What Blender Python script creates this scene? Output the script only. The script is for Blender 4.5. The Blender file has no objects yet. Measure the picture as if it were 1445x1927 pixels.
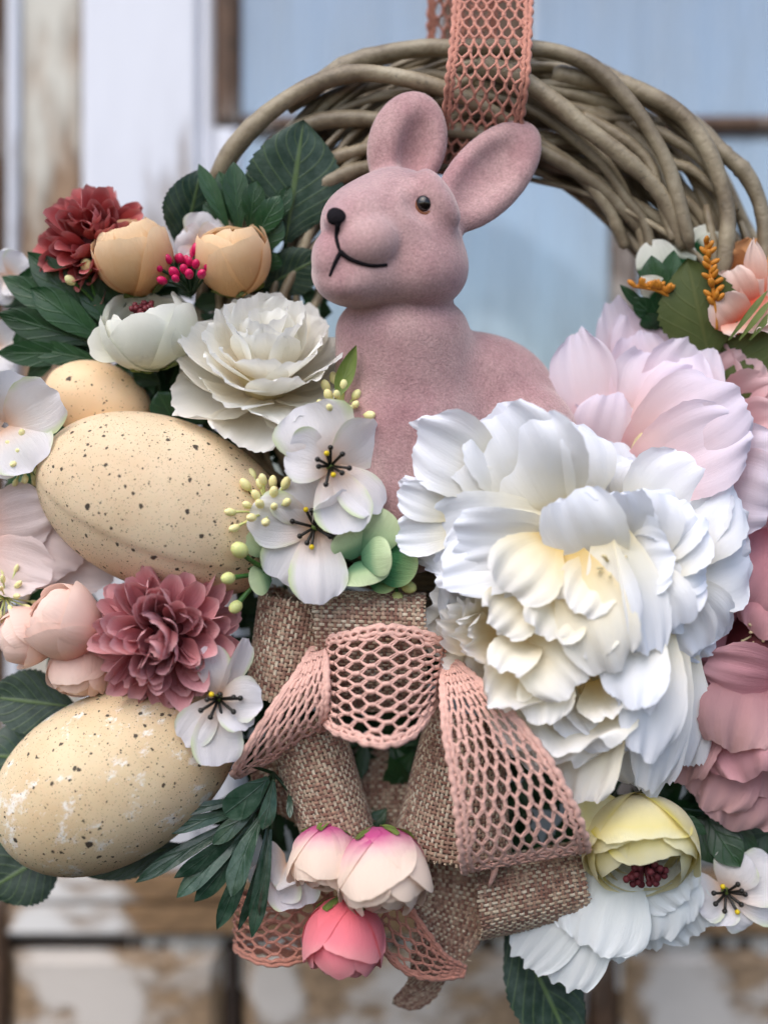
import bpy, math, random
import numpy as np
from mathutils import Vector, Matrix
random.seed(7)
RNG = np.random.default_rng(11)
scene = bpy.context.scene
COL = scene.collection
PI = math.pi
# ---------------------------------------------------------------- scale and camera
S = 1 / 4000.0          # one photograph pixel at the wreath's plane, in metres
D = 2400.0              # camera distance from the wreath's plane, same unit
cam_d = bpy.data.cameras.new('camera')
cam = bpy.data.objects.new('camera', cam_d)
COL.objects.link(cam)
cam.location = (0, -D * S, 0)
cam.rotation_euler = (PI / 2, 0, 0)
cam_d.sensor_fit = 'VERTICAL'
cam_d.sensor_height = 36
cam_d.lens = 18 / ((1927 / 2) / D)
cam_d.clip_start = 0.02
cam_d.clip_end = 100
cam_d.dof.use_dof = True
cam_d.dof.focus_distance = (D - 150) * S
cam_d.dof.aperture_fstop = 2.1
scene.camera = cam
scene.render.resolution_x = 767
scene.render.resolution_y = 1024
# ---------------------------------------------------------------- daylight, overcast
SUN_EL, SUN_AZ = math.radians(54), math.radians(-28)     # azimuth seen from the door: 0 = straight behind the camera, minus = to its left
world = bpy.data.worlds.new('World')
scene.world = world
world.use_nodes = True
wn = world.node_tree
sky = wn.nodes.new('ShaderNodeTexSky')
sky.sky_type = 'NISHITA'
sky.sun_disc = False
sky.sun_elevation = SUN_EL
sky.sun_rotation = PI + SUN_AZ * -1
sky.air_density = 1.0
sky.dust_density = 2.6
sky.ozone_density = 1.0
bg = wn.nodes['Background']
bg.inputs['Strength'].default_value = 0.15
wn.links.new(sky.outputs[0], bg.inputs['Color'])
sun_d = bpy.data.lights.new('sun', 'SUN')
sun_d.energy = 1.15
sun_d.angle = math.radians(65)
sun_d.color = (1.0, 0.985, 0.97)
sun = bpy.data.objects.new('sun', sun_d)
COL.objects.link(sun)
sdir = Vector((math.sin(SUN_AZ) * math.cos(SUN_EL), -math.cos(SUN_AZ) * math.cos(SUN_EL), math.sin(SUN_EL)))
sun.rotation_euler = sdir.to_track_quat('Z', 'Y').to_euler()
sun.location = (-1, -2, 2)
vs = scene.view_settings
vs.view_transform = 'Standard'
vs.look = 'None'
vs.gamma = 1
vs.use_curve_mapping = False
vs.exposure = 0.66

# ---------------------------------------------------------------- helpers
def P(px, py, d=0.0):
    """photograph pixel + height above the wreath's plane (towards the viewer) -> world point"""
    k = (D - d) / D
    return Vector(((px - 722.5) * k * S, -d * S, (963.5 - py) * k * S))
def PA(a):
    a = np.asarray(a, float)
    k = (D - a[:, 2]) / D
    return np.stack([(a[:, 0] - 722.5) * k * S, -a[:, 2] * S, (963.5 - a[:, 1]) * k * S], 1)
def DIR(r, u, t):
    return Vector((r, -t, u)).normalized()
def srgb(r, g, b):
    f = lambda c: (c / 255 / 12.92) if c / 255 <= 0.04045 else ((c / 255 + 0.055) / 1.055) ** 2.4
    return (f(r), f(g), f(b), 1)

def new_mesh(name, verts, faces, mat=None, uv=None, col=None, smooth=True):
    me = bpy.data.meshes.new(name)
    me.from_pydata([tuple(v) for v in np.asarray(verts, float).tolist()], [], [tuple(f) for f in faces])
    if uv is not None:
        li = np.empty(len(me.loops), dtype=np.int32)
        me.loops.foreach_get('vertex_index', li)
        l = me.uv_layers.new(name='UVMap')
        l.data.foreach_set('uv', np.asarray(uv, np.float32)[li].ravel())
    if col is not None:
        c = me.color_attributes.new('Col', 'FLOAT_COLOR', 'POINT')
        cc = np.ones((len(verts), 4), np.float32)
        cc[:, :3] = np.asarray(col)[:, :3]
        c.data.foreach_set('color', cc.ravel())
    if smooth:
        me.polygons.foreach_set('use_smooth', np.ones(len(me.polygons), bool))
    if mat:
        me.materials.append(mat)
    me.update()
    return me
def link(name, me, parent=None, M=None):
    o = bpy.data.objects.new(name, me)
    COL.objects.link(o)
    if parent is not None:
        o.parent = parent
    if M is not None:
        o.matrix_basis = M
    return o
def tag(o, label, cat, group=None):
    o['label'] = label
    o['category'] = cat
    if group:
        o['group'] = group
    return o
def thing(name, label, cat, loc, group=None):
    o = bpy.data.objects.new(name, None)
    o.empty_display_size = 0.01
    COL.objects.link(o)
    o.location = loc
    return tag(o, label, cat, group)
def inv(root):
    return Matrix.Translation(root.location).inverted()

def catmull(pts, n):
    p = np.asarray(pts, float)
    if len(p) == 2:
        t = np.linspace(0, 1, n)[:, None]
        return p[0] * (1 - t) + p[1] * t
    q = np.vstack([2 * p[0] - p[1], p, 2 * p[-1] - p[-2]])
    t = np.linspace(0, len(p) - 1 - 1e-6, n)
    i = t.astype(int)
    f = (t - i)[:, None]
    a, b, c, d = q[i], q[i + 1], q[i + 2], q[i + 3]
    return 0.5 * (2 * b + (c - a) * f + (2 * a - 5 * b + 4 * c - d) * f ** 2 + (3 * b - a - 3 * c + d) * f ** 3)

class MB:
    def __init__(s):
        s.v, s.f, s.c, s.uv, s.n = [], [], [], [], 0
    def add(s, v, f, c=None, uv=None):
        v = np.asarray(v, float)
        s.v.append(v)
        s.f.append(np.asarray(f, np.int64) + s.n)
        s.c.append(np.ones((len(v), 3)) if c is None else np.broadcast_to(np.asarray(c, float), (len(v), 3)))
        s.uv.append(np.zeros((len(v), 2)) if uv is None else np.asarray(uv, float))
        s.n += len(v)
    def tube(s, pts, r, sides=6, col=None, cap=True, flat=None, nrm=None):
        p = np.asarray(pts, float)
        n = len(p)
        r = np.broadcast_to(np.asarray(r, float), (n,))
        t = np.gradient(p, axis=0)
        t /= np.linalg.norm(t, axis=1)[:, None] + 1e-12
        if nrm is None:
            ref = np.array([0.31, -0.9, 0.2])
            a = np.cross(t, ref)
        else:
            a = np.cross(t, nrm)
        a /= np.linalg.norm(a, axis=1)[:, None] + 1e-12
        b = np.cross(a, t)
        ang = np.arange(sides) * 2 * PI / sides
        fl = 1.0 if flat is None else flat
        v = p[:, None, :] + r[:, None, None] * (np.cos(ang)[None, :, None] * a[:, None, :] + fl * np.sin(ang)[None, :, None] * b[:, None, :])
        i = np.arange(n - 1)[:, None] * sides
        j = np.arange(sides)[None, :]
        j2 = (j + 1) % sides
        f = np.stack([i + j, i + j2, i + sides + j2, i + sides + j], -1).reshape(-1, 4)
        V = v.reshape(-1, 3)
        uv = np.stack([np.tile(np.arange(sides) / sides, n), np.repeat(np.linspace(0, 1, n), sides)], 1)
        if col is not None:
            col = np.asarray(col, float)
            if col.ndim == 2:
                col = np.repeat(col, sides, 0)
        s.add(V, f, col, uv)
        if cap:
            s.caps = getattr(s, 'caps', [])
            o = s.n - len(V)
            s.caps.append(list(range(o + sides - 1, o - 1, -1)))
            s.caps.append(list(range(o + (n - 1) * sides, o + n * sides)))
    def ball(s, c, r, seg=8, ring=6, col=None, axis=None, squash=1.0):
        c = np.asarray(c, float)
        th = np.linspace(0, PI, ring + 1)
        ph = np.arange(seg) * 2 * PI / seg
        v = np.stack([np.sin(th)[:, None] * np.cos(ph), np.sin(th)[:, None] * np.sin(ph), np.repeat(np.cos(th)[:, None] * squash, seg, 1)], -1).reshape(-1, 3)
        if axis is not None:
            q = Vector(axis).to_track_quat('Z', 'Y').to_matrix()
            v = v @ np.array(q).T
        i = np.arange(ring)[:, None] * seg
        j = np.arange(seg)[None, :]
        j2 = (j + 1) % seg
        f = np.stack([i + j, i + seg + j, i + seg + j2, i + j2], -1).reshape(-1, 4)
        s.add(v * r + c, f, col)
    def mesh(s, name, mat, smooth=True):
        v = np.concatenate(s.v)
        f = np.concatenate(s.f).tolist() + getattr(s, 'caps', [])
        return new_mesh(name, v, f, mat, np.concatenate(s.uv), np.concatenate(s.c), smooth)
    def build(s, name, mat, parent=None, M=None):
        return link(name, s.mesh(name, mat), parent, M)

# ---------------------------------------------------------------- materials
def mat_new(name):
    m = bpy.data.materials.new(name)
    m.use_nodes = True
    nt = m.node_tree
    nt.nodes.clear()
    out = nt.nodes.new('ShaderNodeOutputMaterial')
    return m, nt, out
def N(nt, kind, **kw):
    n = nt.nodes.new('ShaderNode' + kind)
    for k, v in kw.items():
        if k.startswith('i_'):
            n.inputs[k[2:].replace('_', ' ')].default_value = v
        else:
            setattr(n, k, v)
    return n
def ramp(nt, stops, fac, interp='LINEAR'):
    r = nt.nodes.new('ShaderNodeValToRGB')
    r.color_ramp.interpolation = interp
    el = r.color_ramp.elements
    while len(el) > 1:
        el.remove(el[-1])
    el[0].position, el[0].color = stops[0][0], stops[0][1]
    for p, c in stops[1:]:
        e = el.new(p)
        e.color = c
    if fac is not None:
        nt.links.new(fac, r.inputs[0])
    return r
def G(x):
    return (x, x, x, 1)
def mix(nt, fac, a, b, mode='MIX'):
    m = nt.nodes.new('ShaderNodeMix')
    m.data_type = 'RGBA'
    m.blend_type = mode
    for i, s in ((0, fac), (6, a), (7, b)):
        if hasattr(s, 'is_linked'):
            nt.links.new(s, m.inputs[i])
        else:
            m.inputs[i].default_value = s
    return m.outputs[2]
def coords(nt, kind='Object'):
    return nt.nodes.new('ShaderNodeTexCoord').outputs[kind]
def mapping(nt, vec, scale):
    m = nt.nodes.new('ShaderNodeMapping')
    m.inputs['Scale'].default_value = scale
    nt.links.new(vec, m.inputs[0])
    return m.outputs[0]
def noise(nt, vec, scale, detail=4, rough=0.6):
    n = N(nt, 'TexNoise', i_Scale=scale, i_Detail=detail, i_Roughness=rough)
    nt.links.new(vec, n.inputs['Vector'])
    return n.outputs['Fac']
def bump(nt, h, strength, dist):
    b = N(nt, 'Bump', i_Strength=strength, i_Distance=dist)
    nt.links.new(h, b.inputs['Height'])
    return b.outputs[0]

def petal_mat(name, stops, transl=0.3, rough=0.65, vein=0.4, edge=None, spec=0.12):
    """dyed fabric petal: colour runs from base to tip along the petal, faint veins pressed into it"""
    m, nt, out = mat_new(name)
    uv = coords(nt, 'UV')
    sep = N(nt, 'SeparateXYZ')
    nt.links.new(uv, sep.inputs[0])
    oi = N(nt, 'ObjectInfo')
    nz = noise(nt, coords(nt, 'Object'), 90, 3)
    ad = N(nt, 'Math', operation='MULTIPLY_ADD')
    nt.links.new(nz, ad.inputs[0]); ad.inputs[1].default_value = 0.22
    nt.links.new(sep.outputs[1], ad.inputs[2])
    ad2 = N(nt, 'Math', operation='ADD'); nt.links.new(ad.outputs[0], ad2.inputs[0]); ad2.inputs[1].default_value = -0.11
    c = ramp(nt, stops, ad2.outputs[0]).outputs[0]
    if edge is not None:
        a = N(nt, 'Math', operation='SUBTRACT'); nt.links.new(sep.outputs[0], a.inputs[0]); a.inputs[1].default_value = 0.5
        b = N(nt, 'Math', operation='ABSOLUTE'); nt.links.new(a.outputs[0], b.inputs[0])
        e = ramp(nt, [(0.36, G(0)), (0.52, G(1))], b.outputs[0]).outputs[0]
        lm = N(nt, 'Math', operation='MULTIPLY'); nt.links.new(e, lm.inputs[0])
        nz2 = ramp(nt, [(0.45, G(0)), (0.6, G(1))], noise(nt, coords(nt, 'Object'), 40, 2)).outputs[0]
        nt.links.new(nz2, lm.inputs[1])
        c = mix(nt, lm.outputs[0], c, edge)
    vr = N(nt, 'Math', operation='MULTIPLY_ADD'); nt.links.new(oi.outputs['Random'], vr.inputs[0]); vr.inputs[1].default_value = 0.12; vr.inputs[2].default_value = 0.94
    hs = N(nt, 'HueSaturation'); nt.links.new(c, hs.inputs['Color']); nt.links.new(vr.outputs[0], hs.inputs['Value'])
    c = hs.outputs[0]
    st = noise(nt, mapping(nt, uv, (26, 2.2, 1)), 1.0, 4, 0.6)
    wv = N(nt, 'TexWave', wave_type='BANDS', i_Scale=2600, i_Distortion=0.3)
    nt.links.new(coords(nt, 'Object'), wv.inputs['Vector'])
    wm = N(nt, 'Math', operation='MULTIPLY_ADD'); nt.links.new(wv.outputs['Fac'], wm.inputs[0]); wm.inputs[1].default_value = 0.05; nt.links.new(st, wm.inputs[2])
    cr = noise(nt, coords(nt, 'Object'), 70, 3, 0.5)
    crs = ramp(nt, [(0.42, G(0)), (0.5, G(1)), (0.58, G(0))], cr).outputs[0]
    hm = N(nt, 'Math', operation='MULTIPLY_ADD'); nt.links.new(crs, hm.inputs[0]); hm.inputs[1].default_value = 0.10; nt.links.new(wm.outputs[0], hm.inputs[2])
    bn = bump(nt, hm.outputs[0], vein + 0.12, 0.0011)
    b = N(nt, 'BsdfPrincipled', i_Roughness=min(0.9, rough + 0.2))
    b.inputs['Specular IOR Level'].default_value = spec
    b.inputs['Sheen Weight'].default_value = 0.2
    nt.links.new(c, b.inputs['Base Color']); nt.links.new(bn, b.inputs['Normal'])
    t = N(nt, 'BsdfTranslucent')
    nt.links.new(c, t.inputs['Color']); nt.links.new(bn, t.inputs['Normal'])
    mx = N(nt, 'MixShader', i_Fac=transl)
    nt.links.new(b.outputs[0], mx.inputs[1]); nt.links.new(t.outputs[0], mx.inputs[2])
    nt.links.new(mx.outputs[0], out.inputs[0])
    return m

def leaf_mat(name, dark, light, vein, rough=0.4, wax_sheen=0.0, nveins=9, transl=0.12):
    m, nt, out = mat_new(name)
    uv = coords(nt, 'UV')
    sep = N(nt, 'SeparateXYZ'); nt.links.new(uv, sep.inputs[0])
    ob = coords(nt, 'Object')
    a = N(nt, 'Math', operation='SUBTRACT'); nt.links.new(sep.outputs[0], a.inputs[0]); a.inputs[1].default_value = 0.5
    ab = N(nt, 'Math', operation='ABSOLUTE'); nt.links.new(a.outputs[0], ab.inputs[0])
    mid = ramp(nt, [(0.0, G(1)), (0.022, G(0.7)), (0.035, G(0))], ab.outputs[0]).outputs[0]
    k = N(nt, 'Math', operation='MULTIPLY_ADD'); nt.links.new(ab.outputs[0], k.inputs[0]); k.inputs[1].default_value = -0.75; nt.links.new(sep.outputs[1], k.inputs[2])
    k2 = N(nt, 'Math', operation='MULTIPLY'); nt.links.new(k.outputs[0], k2.inputs[0]); k2.inputs[1].default_value = float(nveins)
    fr = N(nt, 'Math', operation='PINGPONG'); nt.links.new(k2.outputs[0], fr.inputs[0]); fr.inputs[1].default_value = 0.5
    side = ramp(nt, [(0.0, G(0.55)), (0.05, G(0.25)), (0.12, G(0))], fr.outputs[0]).outputs[0]
    vm = mix(nt, 1.0, mid, side, 'LIGHTEN')
    base = mix(nt, ramp(nt, [(0.35, G(0)), (0.7, G(1))], noise(nt, ob, 60, 3)).outputs[0], dark, light)
    oi = N(nt, 'ObjectInfo')
    vr = N(nt, 'Math', operation='MULTIPLY_ADD'); nt.links.new(oi.outputs['Random'], vr.inputs[0]); vr.inputs[1].default_value = 0.5; vr.inputs[2].default_value = 0.75
    hs = N(nt, 'HueSaturation'); nt.links.new(base, hs.inputs['Color']); nt.links.new(vr.outputs[0], hs.inputs['Value'])
    c = mix(nt, vm, hs.outputs[0], vein)
    if wax_sheen:
        wx = N(nt, 'Math', operation='MULTIPLY'); nt.links.new(ramp(nt, [(0.42, G(0)), (0.66, G(1))], noise(nt, mapping(nt, ob, (1, 1, 0.5)), 120, 5, 0.7)).outputs[0], wx.inputs[0]); wx.inputs[1].default_value = wax_sheen
        c = mix(nt, wx.outputs[0], c, (0.33, 0.42, 0.36, 1))  # patchy pale waxy sheen put into the leaf colour
    hgt = mix(nt, 0.5, vm, noise(nt, ob, 240, 3))
    bn = bump(nt, hgt, 0.5, 0.0008)
    b = N(nt, 'BsdfPrincipled', i_Roughness=rough)
    b.inputs['Specular IOR Level'].default_value = 0.45
    nt.links.new(c, b.inputs['Base Color']); nt.links.new(bn, b.inputs['Normal'])
    t = N(nt, 'BsdfTranslucent'); nt.links.new(c, t.inputs['Color'])
    mx = N(nt, 'MixShader', i_Fac=transl)
    nt.links.new(b.outputs[0], mx.inputs[1]); nt.links.new(t.outputs[0], mx.inputs[2])
    nt.links.new(mx.outputs[0], out.inputs[0])
    return m

def plain_mat(name, col, rough=0.5, var=0.25, scale=200, bmp=0.2, spec=0.4, attr=False, sheen=0.0, transl=0.0, sub=0.0):
    m, nt, out = mat_new(name)
    ob = coords(nt, 'Object')
    nz = noise(nt, ob, scale, 4)
    v = ramp(nt, [(0.25, G(1 - var)), (0.75, G(1 + var * 0.4))], nz).outputs[0]
    if attr:
        at = N(nt, 'Attribute', attribute_name='Col')
        c = mix(nt, 1.0, at.outputs['Color'], v, 'MULTIPLY')
    else:
        c = mix(nt, 1.0, col, v, 'MULTIPLY')
    b = N(nt, 'BsdfPrincipled', i_Roughness=rough)
    b.inputs['Specular IOR Level'].default_value = spec
    b.inputs['Sheen Weight'].default_value = sheen
    if sub:
        b.inputs['Subsurface Weight'].default_value = sub
        b.inputs['Subsurface Scale'].default_value = 0.003
    nt.links.new(c, b.inputs['Base Color'])
    nt.links.new(bump(nt, nz, bmp, 0.0005), b.inputs['Normal'])
    if transl:
        t = N(nt, 'BsdfTranslucent'); nt.links.new(c, t.inputs['Color'])
        mx = N(nt, 'MixShader', i_Fac=transl)
        nt.links.new(b.outputs[0], mx.inputs[1]); nt.links.new(t.outputs[0], mx.inputs[2])
        nt.links.new(mx.outputs[0], out.inputs[0])
    else:
        nt.links.new(b.outputs[0], out.inputs[0])
    return m

def paint_mat(name, paint, wood, loss, streak=(1, 1, 1), scale=14, stain=0.35, patches=()):
    """old paint flaking off weathered wood; loss = how much paint is gone"""
    m, nt, out = mat_new(name)
    ob = coords(nt, 'Object')
    mp = mapping(nt, ob, streak)
    n1 = noise(nt, mp, scale, 8, 0.65)
    for (pc, pr) in patches:      # places where thick old paint still clings
        geo = N(nt, 'NewGeometry')
        ds = N(nt, 'VectorMath', operation='DISTANCE'); nt.links.new(geo.outputs['Position'], ds.inputs[0]); ds.inputs[1].default_value = pc
        inf = N(nt, 'MapRange'); nt.links.new(ds.outputs['Value'], inf.inputs[0])
        inf.inputs[1].default_value = pr * 0.55; inf.inputs[2].default_value = pr * 1.25; inf.inputs[3].default_value = 0.24; inf.inputs[4].default_value = 0.0
        sb = N(nt, 'Math', operation='SUBTRACT'); nt.links.new(n1, sb.inputs[0]); nt.links.new(inf.outputs[0], sb.inputs[1])
        n1 = sb.outputs[0]
    msk = ramp(nt, [(max(0.0, 1 - loss - 0.06), G(0)), (min(1, 1 - loss + 0.06), G(1))], n1).outputs[0]
    grain = noise(nt, mapping(nt, ob, tuple(4.0 * x for x in streak)), scale * 2.2, 6, 0.7)
    wd = ramp(nt, [(0.28, tuple(c * 0.3 for c in wood[:3]) + (1,)), (0.55, wood), (0.8, tuple(min(1, c * 1.8) for c in wood[:3]) + (1,))], grain).outputs[0]
    pt = mix(nt, ramp(nt, [(0.45, G(0)), (0.75, G(stain))], noise(nt, mp, scale * 0.6, 6, 0.7)).outputs[0], paint, tuple(c * 0.55 for c in paint[:3]) + (1,))
    c = mix(nt, msk, pt, wd)
    b = N(nt, 'BsdfPrincipled', i_Roughness=0.7)
    nt.links.new(c, b.inputs['Base Color'])
    inv_ = N(nt, 'Math', operation='SUBTRACT'); inv_.inputs[0].default_value = 1.0; nt.links.new(msk, inv_.inputs[1])
    h = mix(nt, 0.3, inv_.outputs[0], grain)
    nt.links.new(bump(nt, h, 0.8, 0.002), b.inputs['Normal'])
    nt.links.new(b.outputs[0], out.inputs[0])
    return m

def flock_mat(name, col, blush, dark):
    m, nt, out = mat_new(name)
    ob = coords(nt, 'Object')
    n1 = ramp(nt, [(0.38, G(0)), (0.68, G(1))], noise(nt, ob, 26, 4, 0.6)).outputs[0]
    c = mix(nt, n1, col, blush)
    fine = noise(nt, ob, 900, 3, 0.7)
    n2 = ramp(nt, [(0.5, G(0)), (0.8, G(0.8))], noise(nt, ob, 30, 9, 0.8)).outputs[0]
    c = mix(nt, n2, c, dark)
    c = mix(nt, 1.0, c, ramp(nt, [(0.3, G(0.72)), (0.7, G(1.14))], fine).outputs[0], 'MULTIPLY')
    b = N(nt, 'BsdfPrincipled', i_Roughness=0.95)
    b.inputs['Specular IOR Level'].default_value = 0.05
    b.inputs['Sheen Weight'].default_value = 0.8
    b.inputs['Sheen Roughness'].default_value = 0.45
    b.inputs['Sheen Tint'].default_value = (1.0, 0.88, 0.87, 1)
    nt.links.new(c, b.inputs['Base Color'])
    nt.links.new(bump(nt, fine, 0.7, 0.0007), b.inputs['Normal'])
    nt.links.new(b.outputs[0], out.inputs[0])
    return m

def egg_mat(name, base, low, scuff, dens, seed, sizes=(1300, 560, 250, 95)):
    m, nt, out = mat_new(name)
    ob0 = coords(nt, 'Object')
    mp = N(nt, 'Mapping'); mp.inputs['Location'].default_value = (seed, seed * 0.7, seed * 1.3)
    nt.links.new(ob0, mp.inputs[0])
    wob = N(nt, 'TexNoise', i_Scale=420.0, i_Detail=2.0); nt.links.new(mp.outputs[0], wob.inputs['Vector'])
    wv = N(nt, 'VectorMath', operation='MULTIPLY_ADD'); nt.links.new(wob.outputs['Color'], wv.inputs[0]); wv.inputs[1].default_value = (0.0022, 0.0022, 0.0022); nt.links.new(mp.outputs[0], wv.inputs[2])
    ob = wv.outputs[0]
    c = mix(nt, ramp(nt, [(0.35, G(0)), (0.7, G(1))], noise(nt, mp.outputs[0], 30, 4)).outputs[0], base, low)
    if scuff:
        n = ramp(nt, [(0.555, G(0)), (0.62, G(0.8))], noise(nt, mapping(nt, ob, (1, 1, 1.6)), 65, 8, 0.72)).outputs[0]
        c = mix(nt, n, c, (0.85, 0.82, 0.76, 1))
    for sc, thr, sel, dk in ((sizes[0], 0.34, 0.62 * dens, 0.7), (sizes[1], 0.30, 0.50 * dens, 0.85), (sizes[2], 0.30, 0.45 * dens, 0.93), (sizes[3], 0.19, 0.45 * dens, 0.96)):
        vo = N(nt, 'TexVoronoi', i_Scale=sc, i_Randomness=1.0); nt.links.new(ob, vo.inputs['Vector'])
        rs = N(nt, 'SeparateColor'); nt.links.new(vo.outputs['Color'], rs.inputs[0])
        keep = N(nt, 'Math', operation='LESS_THAN'); nt.links.new(rs.outputs[0], keep.inputs[0]); keep.inputs[1].default_value = sel
        rad = N(nt, 'Math', operation='MULTIPLY_ADD'); nt.links.new(rs.outputs[1], rad.inputs[0]); rad.inputs[1].default_value = thr * 0.7; rad.inputs[2].default_value = thr * 0.3
        dd = N(nt, 'Math', operation='DIVIDE'); nt.links.new(vo.outputs['Distance'], dd.inputs[0]); nt.links.new(rad.outputs[0], dd.inputs[1])
        inn = ramp(nt, [(0.7, G(dk)), (1.0, G(0))], dd.outputs[0]).outputs[0]
        mk = N(nt, 'Math', operation='MULTIPLY'); nt.links.new(inn, mk.inputs[0]); nt.links.new(keep.outputs[0], mk.inputs[1])
        c = mix(nt, mk.outputs[0], c, (0.045, 0.035, 0.028, 1))
    b = N(nt, 'BsdfPrincipled', i_Roughness=0.66)
    b.inputs['Specular IOR Level'].default_value = 0.18
    b.inputs['Subsurface Weight'].default_value = 0.15
    b.inputs['Subsurface Scale'].default_value = 0.004
    nt.links.new(c, b.inputs['Base Color'])
    nt.links.new(bump(nt, noise(nt, mp.outputs[0], 300, 5), 0.12, 0.0006), b.inputs['Normal'])
    nt.links.new(b.outputs[0], out.inputs[0])
    return m

def bark_mat():
    m, nt, out = mat_new('willow_bark')
    uv = coords(nt, 'UV'); ob = coords(nt, 'Object')
    n1 = noise(nt, ob, 45, 5, 0.65)
    c = ramp(nt, [(0.2, srgb(70, 60, 46)), (0.40, srgb(124, 110, 88)), (0.60, srgb(156, 143, 118)), (0.85, srgb(184, 175, 154))], n1).outputs[0]
    oi = N(nt, 'ObjectInfo')
    vr = N(nt, 'Math', operation='MULTIPLY_ADD'); nt.links.new(oi.outputs['Random'], vr.inputs[0]); vr.inputs[1].default_value = 0.5; vr.inputs[2].default_value = 0.7
    hs = N(nt, 'HueSaturation'); nt.links.new(c, hs.inputs['Color']); nt.links.new(vr.outputs[0], hs.inputs['Value'])
    sp = ramp(nt, [(0.62, G(0)), (0.72, G(0.6))], noise(nt, ob, 260, 4, 0.7)).outputs[0]
    c = mix(nt, sp, hs.outputs[0], srgb(70, 66, 56))
    st = noise(nt, mapping(nt, uv, (6, 60, 1)), 1.0, 4)
    b = N(nt, 'BsdfPrincipled', i_Roughness=0.48)
    nt.links.new(c, b.inputs['Base Color'])
    nt.links.new(bump(nt, mix(nt, 0.5, st, noise(nt, ob, 300, 4)), 0.5, 0.0014), b.inputs['Normal'])
    nt.links.new(b.outputs[0], out.inputs[0])
    return m

def glass_mat():
    m, nt, out = mat_new('window_glass')
    g = N(nt, 'BsdfGlossy', i_Roughness=0.05)
    t = N(nt, 'BsdfTransparent')
    t.inputs[0].default_value = (0.99, 1.0, 1.0, 1)
    nz = noise(nt, coords(nt, 'Object'), 9, 3)
    nt.links.new(bump(nt, nz, 0.1, 0.004), g.inputs['Normal'])
    lw = N(nt, 'LayerWeight', i_Blend=0.5)
    f = ramp(nt, [(0.0, G(0.03)), (0.15, G(0.06)), (1.0, G(0.9))], lw.outputs['Fresnel']).outputs[0]
    mx = N(nt, 'MixShader')
    nt.links.new(f, mx.inputs[0]); nt.links.new(t.outputs[0], mx.inputs[1]); nt.links.new(g.outputs[0], mx.inputs[2])
    nt.links.new(mx.outputs[0], out.inputs[0])
    return m

def sheer_mat():
    m, nt, out = mat_new('added_sheer_net')
    d = N(nt, 'BsdfDiffuse'); d.inputs[0].default_value = (0.97, 0.94, 0.90, 1)  # warm tint chosen to cancel blue skylight in the panes
    tl = N(nt, 'BsdfTranslucent'); tl.inputs[0].default_value = (0.97, 0.94, 0.90, 1)
    a = N(nt, 'MixShader', i_Fac=0.2)
    nt.links.new(d.outputs[0], a.inputs[1]); nt.links.new(tl.outputs[0], a.inputs[2])
    t = N(nt, 'BsdfTransparent')
    mx = N(nt, 'MixShader')
    nz = noise(nt, mapping(nt, coords(nt, 'Object'), (1, 1, 0.3)), 26, 3)
    nt.links.new(ramp(nt, [(0.3, G(0.52)), (0.7, G(0.76))], nz).outputs[0], mx.inputs[0])
    nt.links.new(t.outputs[0], mx.inputs[1]); nt.links.new(a.outputs[0], mx.inputs[2])
    nt.links.new(mx.outputs[0], out.inputs[0])
    return m
# ================================================================ DOOR behind the wreath
def px_box(name, x0, y0, x1, y1, df, thick, mat, parent, ch=10):
    """board with chamfered front edges; pixel extents at its front face"""
    a, b = P(x0, y0, df), P(x1, y1, df)
    c = ch * S * 1.25
    X0, X1, Z0, Z1 = a.x, b.x, b.z, a.z
    Yf, Yb = a.y, a.y + thick * S
    cx, cy, cz = (X0 + X1) / 2, Yb, (Z0 + Z1) / 2
    lv = []
    for (y, i) in ((Yb, 0), (Yf + c, 0), (Yf, c)):
        lv += [(X0 + i - cx, y - cy, Z0 + i - cz), (X1 - i - cx, y - cy, Z0 + i - cz), (X1 - i - cx, y - cy, Z1 - i - cz), (X0 + i - cx, y - cy, Z1 - i - cz)]
    f = [(3, 2, 1, 0), (8, 9, 10, 11)]
    for k in (0, 4):
        for j in range(4):
            j2 = (j + 1) % 4
            f.append((k + j, k + j2, k + 4 + j2, k + 4 + j))
    me = new_mesh(name, lv, f, mat, smooth=False)
    return link(name, me, parent, Matrix.Translation(Vector((cx, cy, cz)) - parent.location))

DF = -760
door = thing('old_door', 'weathered old wooden door with flaking white paint and glazed panes behind the wreath', 'door', P(700, 2300, DF))
m_white = paint_mat('flaking_white_paint', srgb(222, 224, 232), srgb(132, 110, 88), 0.40, (1, 1, 0.22), 16)
m_beige = paint_mat('worn_beige_paint', srgb(206, 202, 190), srgb(150, 122, 96), 0.50, (1, 1, 0.25), 12)
m_bare = paint_mat('bare_brown_wood', srgb(196, 190, 182), srgb(92, 68, 50), 0.60, (1, 1, 0.25), 22)
m_barh = paint_mat('bare_wood_rail', srgb(224, 222, 220), srgb(146, 116, 84), 0.66, (0.3, 1, 1), 30, patches=[(P(150, 1720, DF), 0.042), (P(60, 1790, DF), 0.02)])
m_panel = paint_mat('scuffed_panel_paint', srgb(206, 198, 190), srgb(158, 132, 104), 0.55, (0.6, 1, 1), 24, patches=[(P(520, 1870, DF), 0.02), (P(200, 1905, DF), 0.02), (P(110, 1805, DF), 0.03), (P(1300, 1890, DF), 0.03)])
m_dark = paint_mat('dark_groove_wood', srgb(110, 92, 76), srgb(46, 33, 25), 0.80, (1, 1, 1), 20)
m_added_net = sheer_mat()
m_glass = glass_mat()
px_box('backing_board', -420, 1600, 1900, 2250, DF - 110, 40, m_dark, door)
px_box('frame_strip', -420, -420, 8, 2250, DF + 10, 90, m_bare, door)
px_box('stile_edge', 11, -420, 36, 1640, DF + 24, 110, m_white, door)
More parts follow.
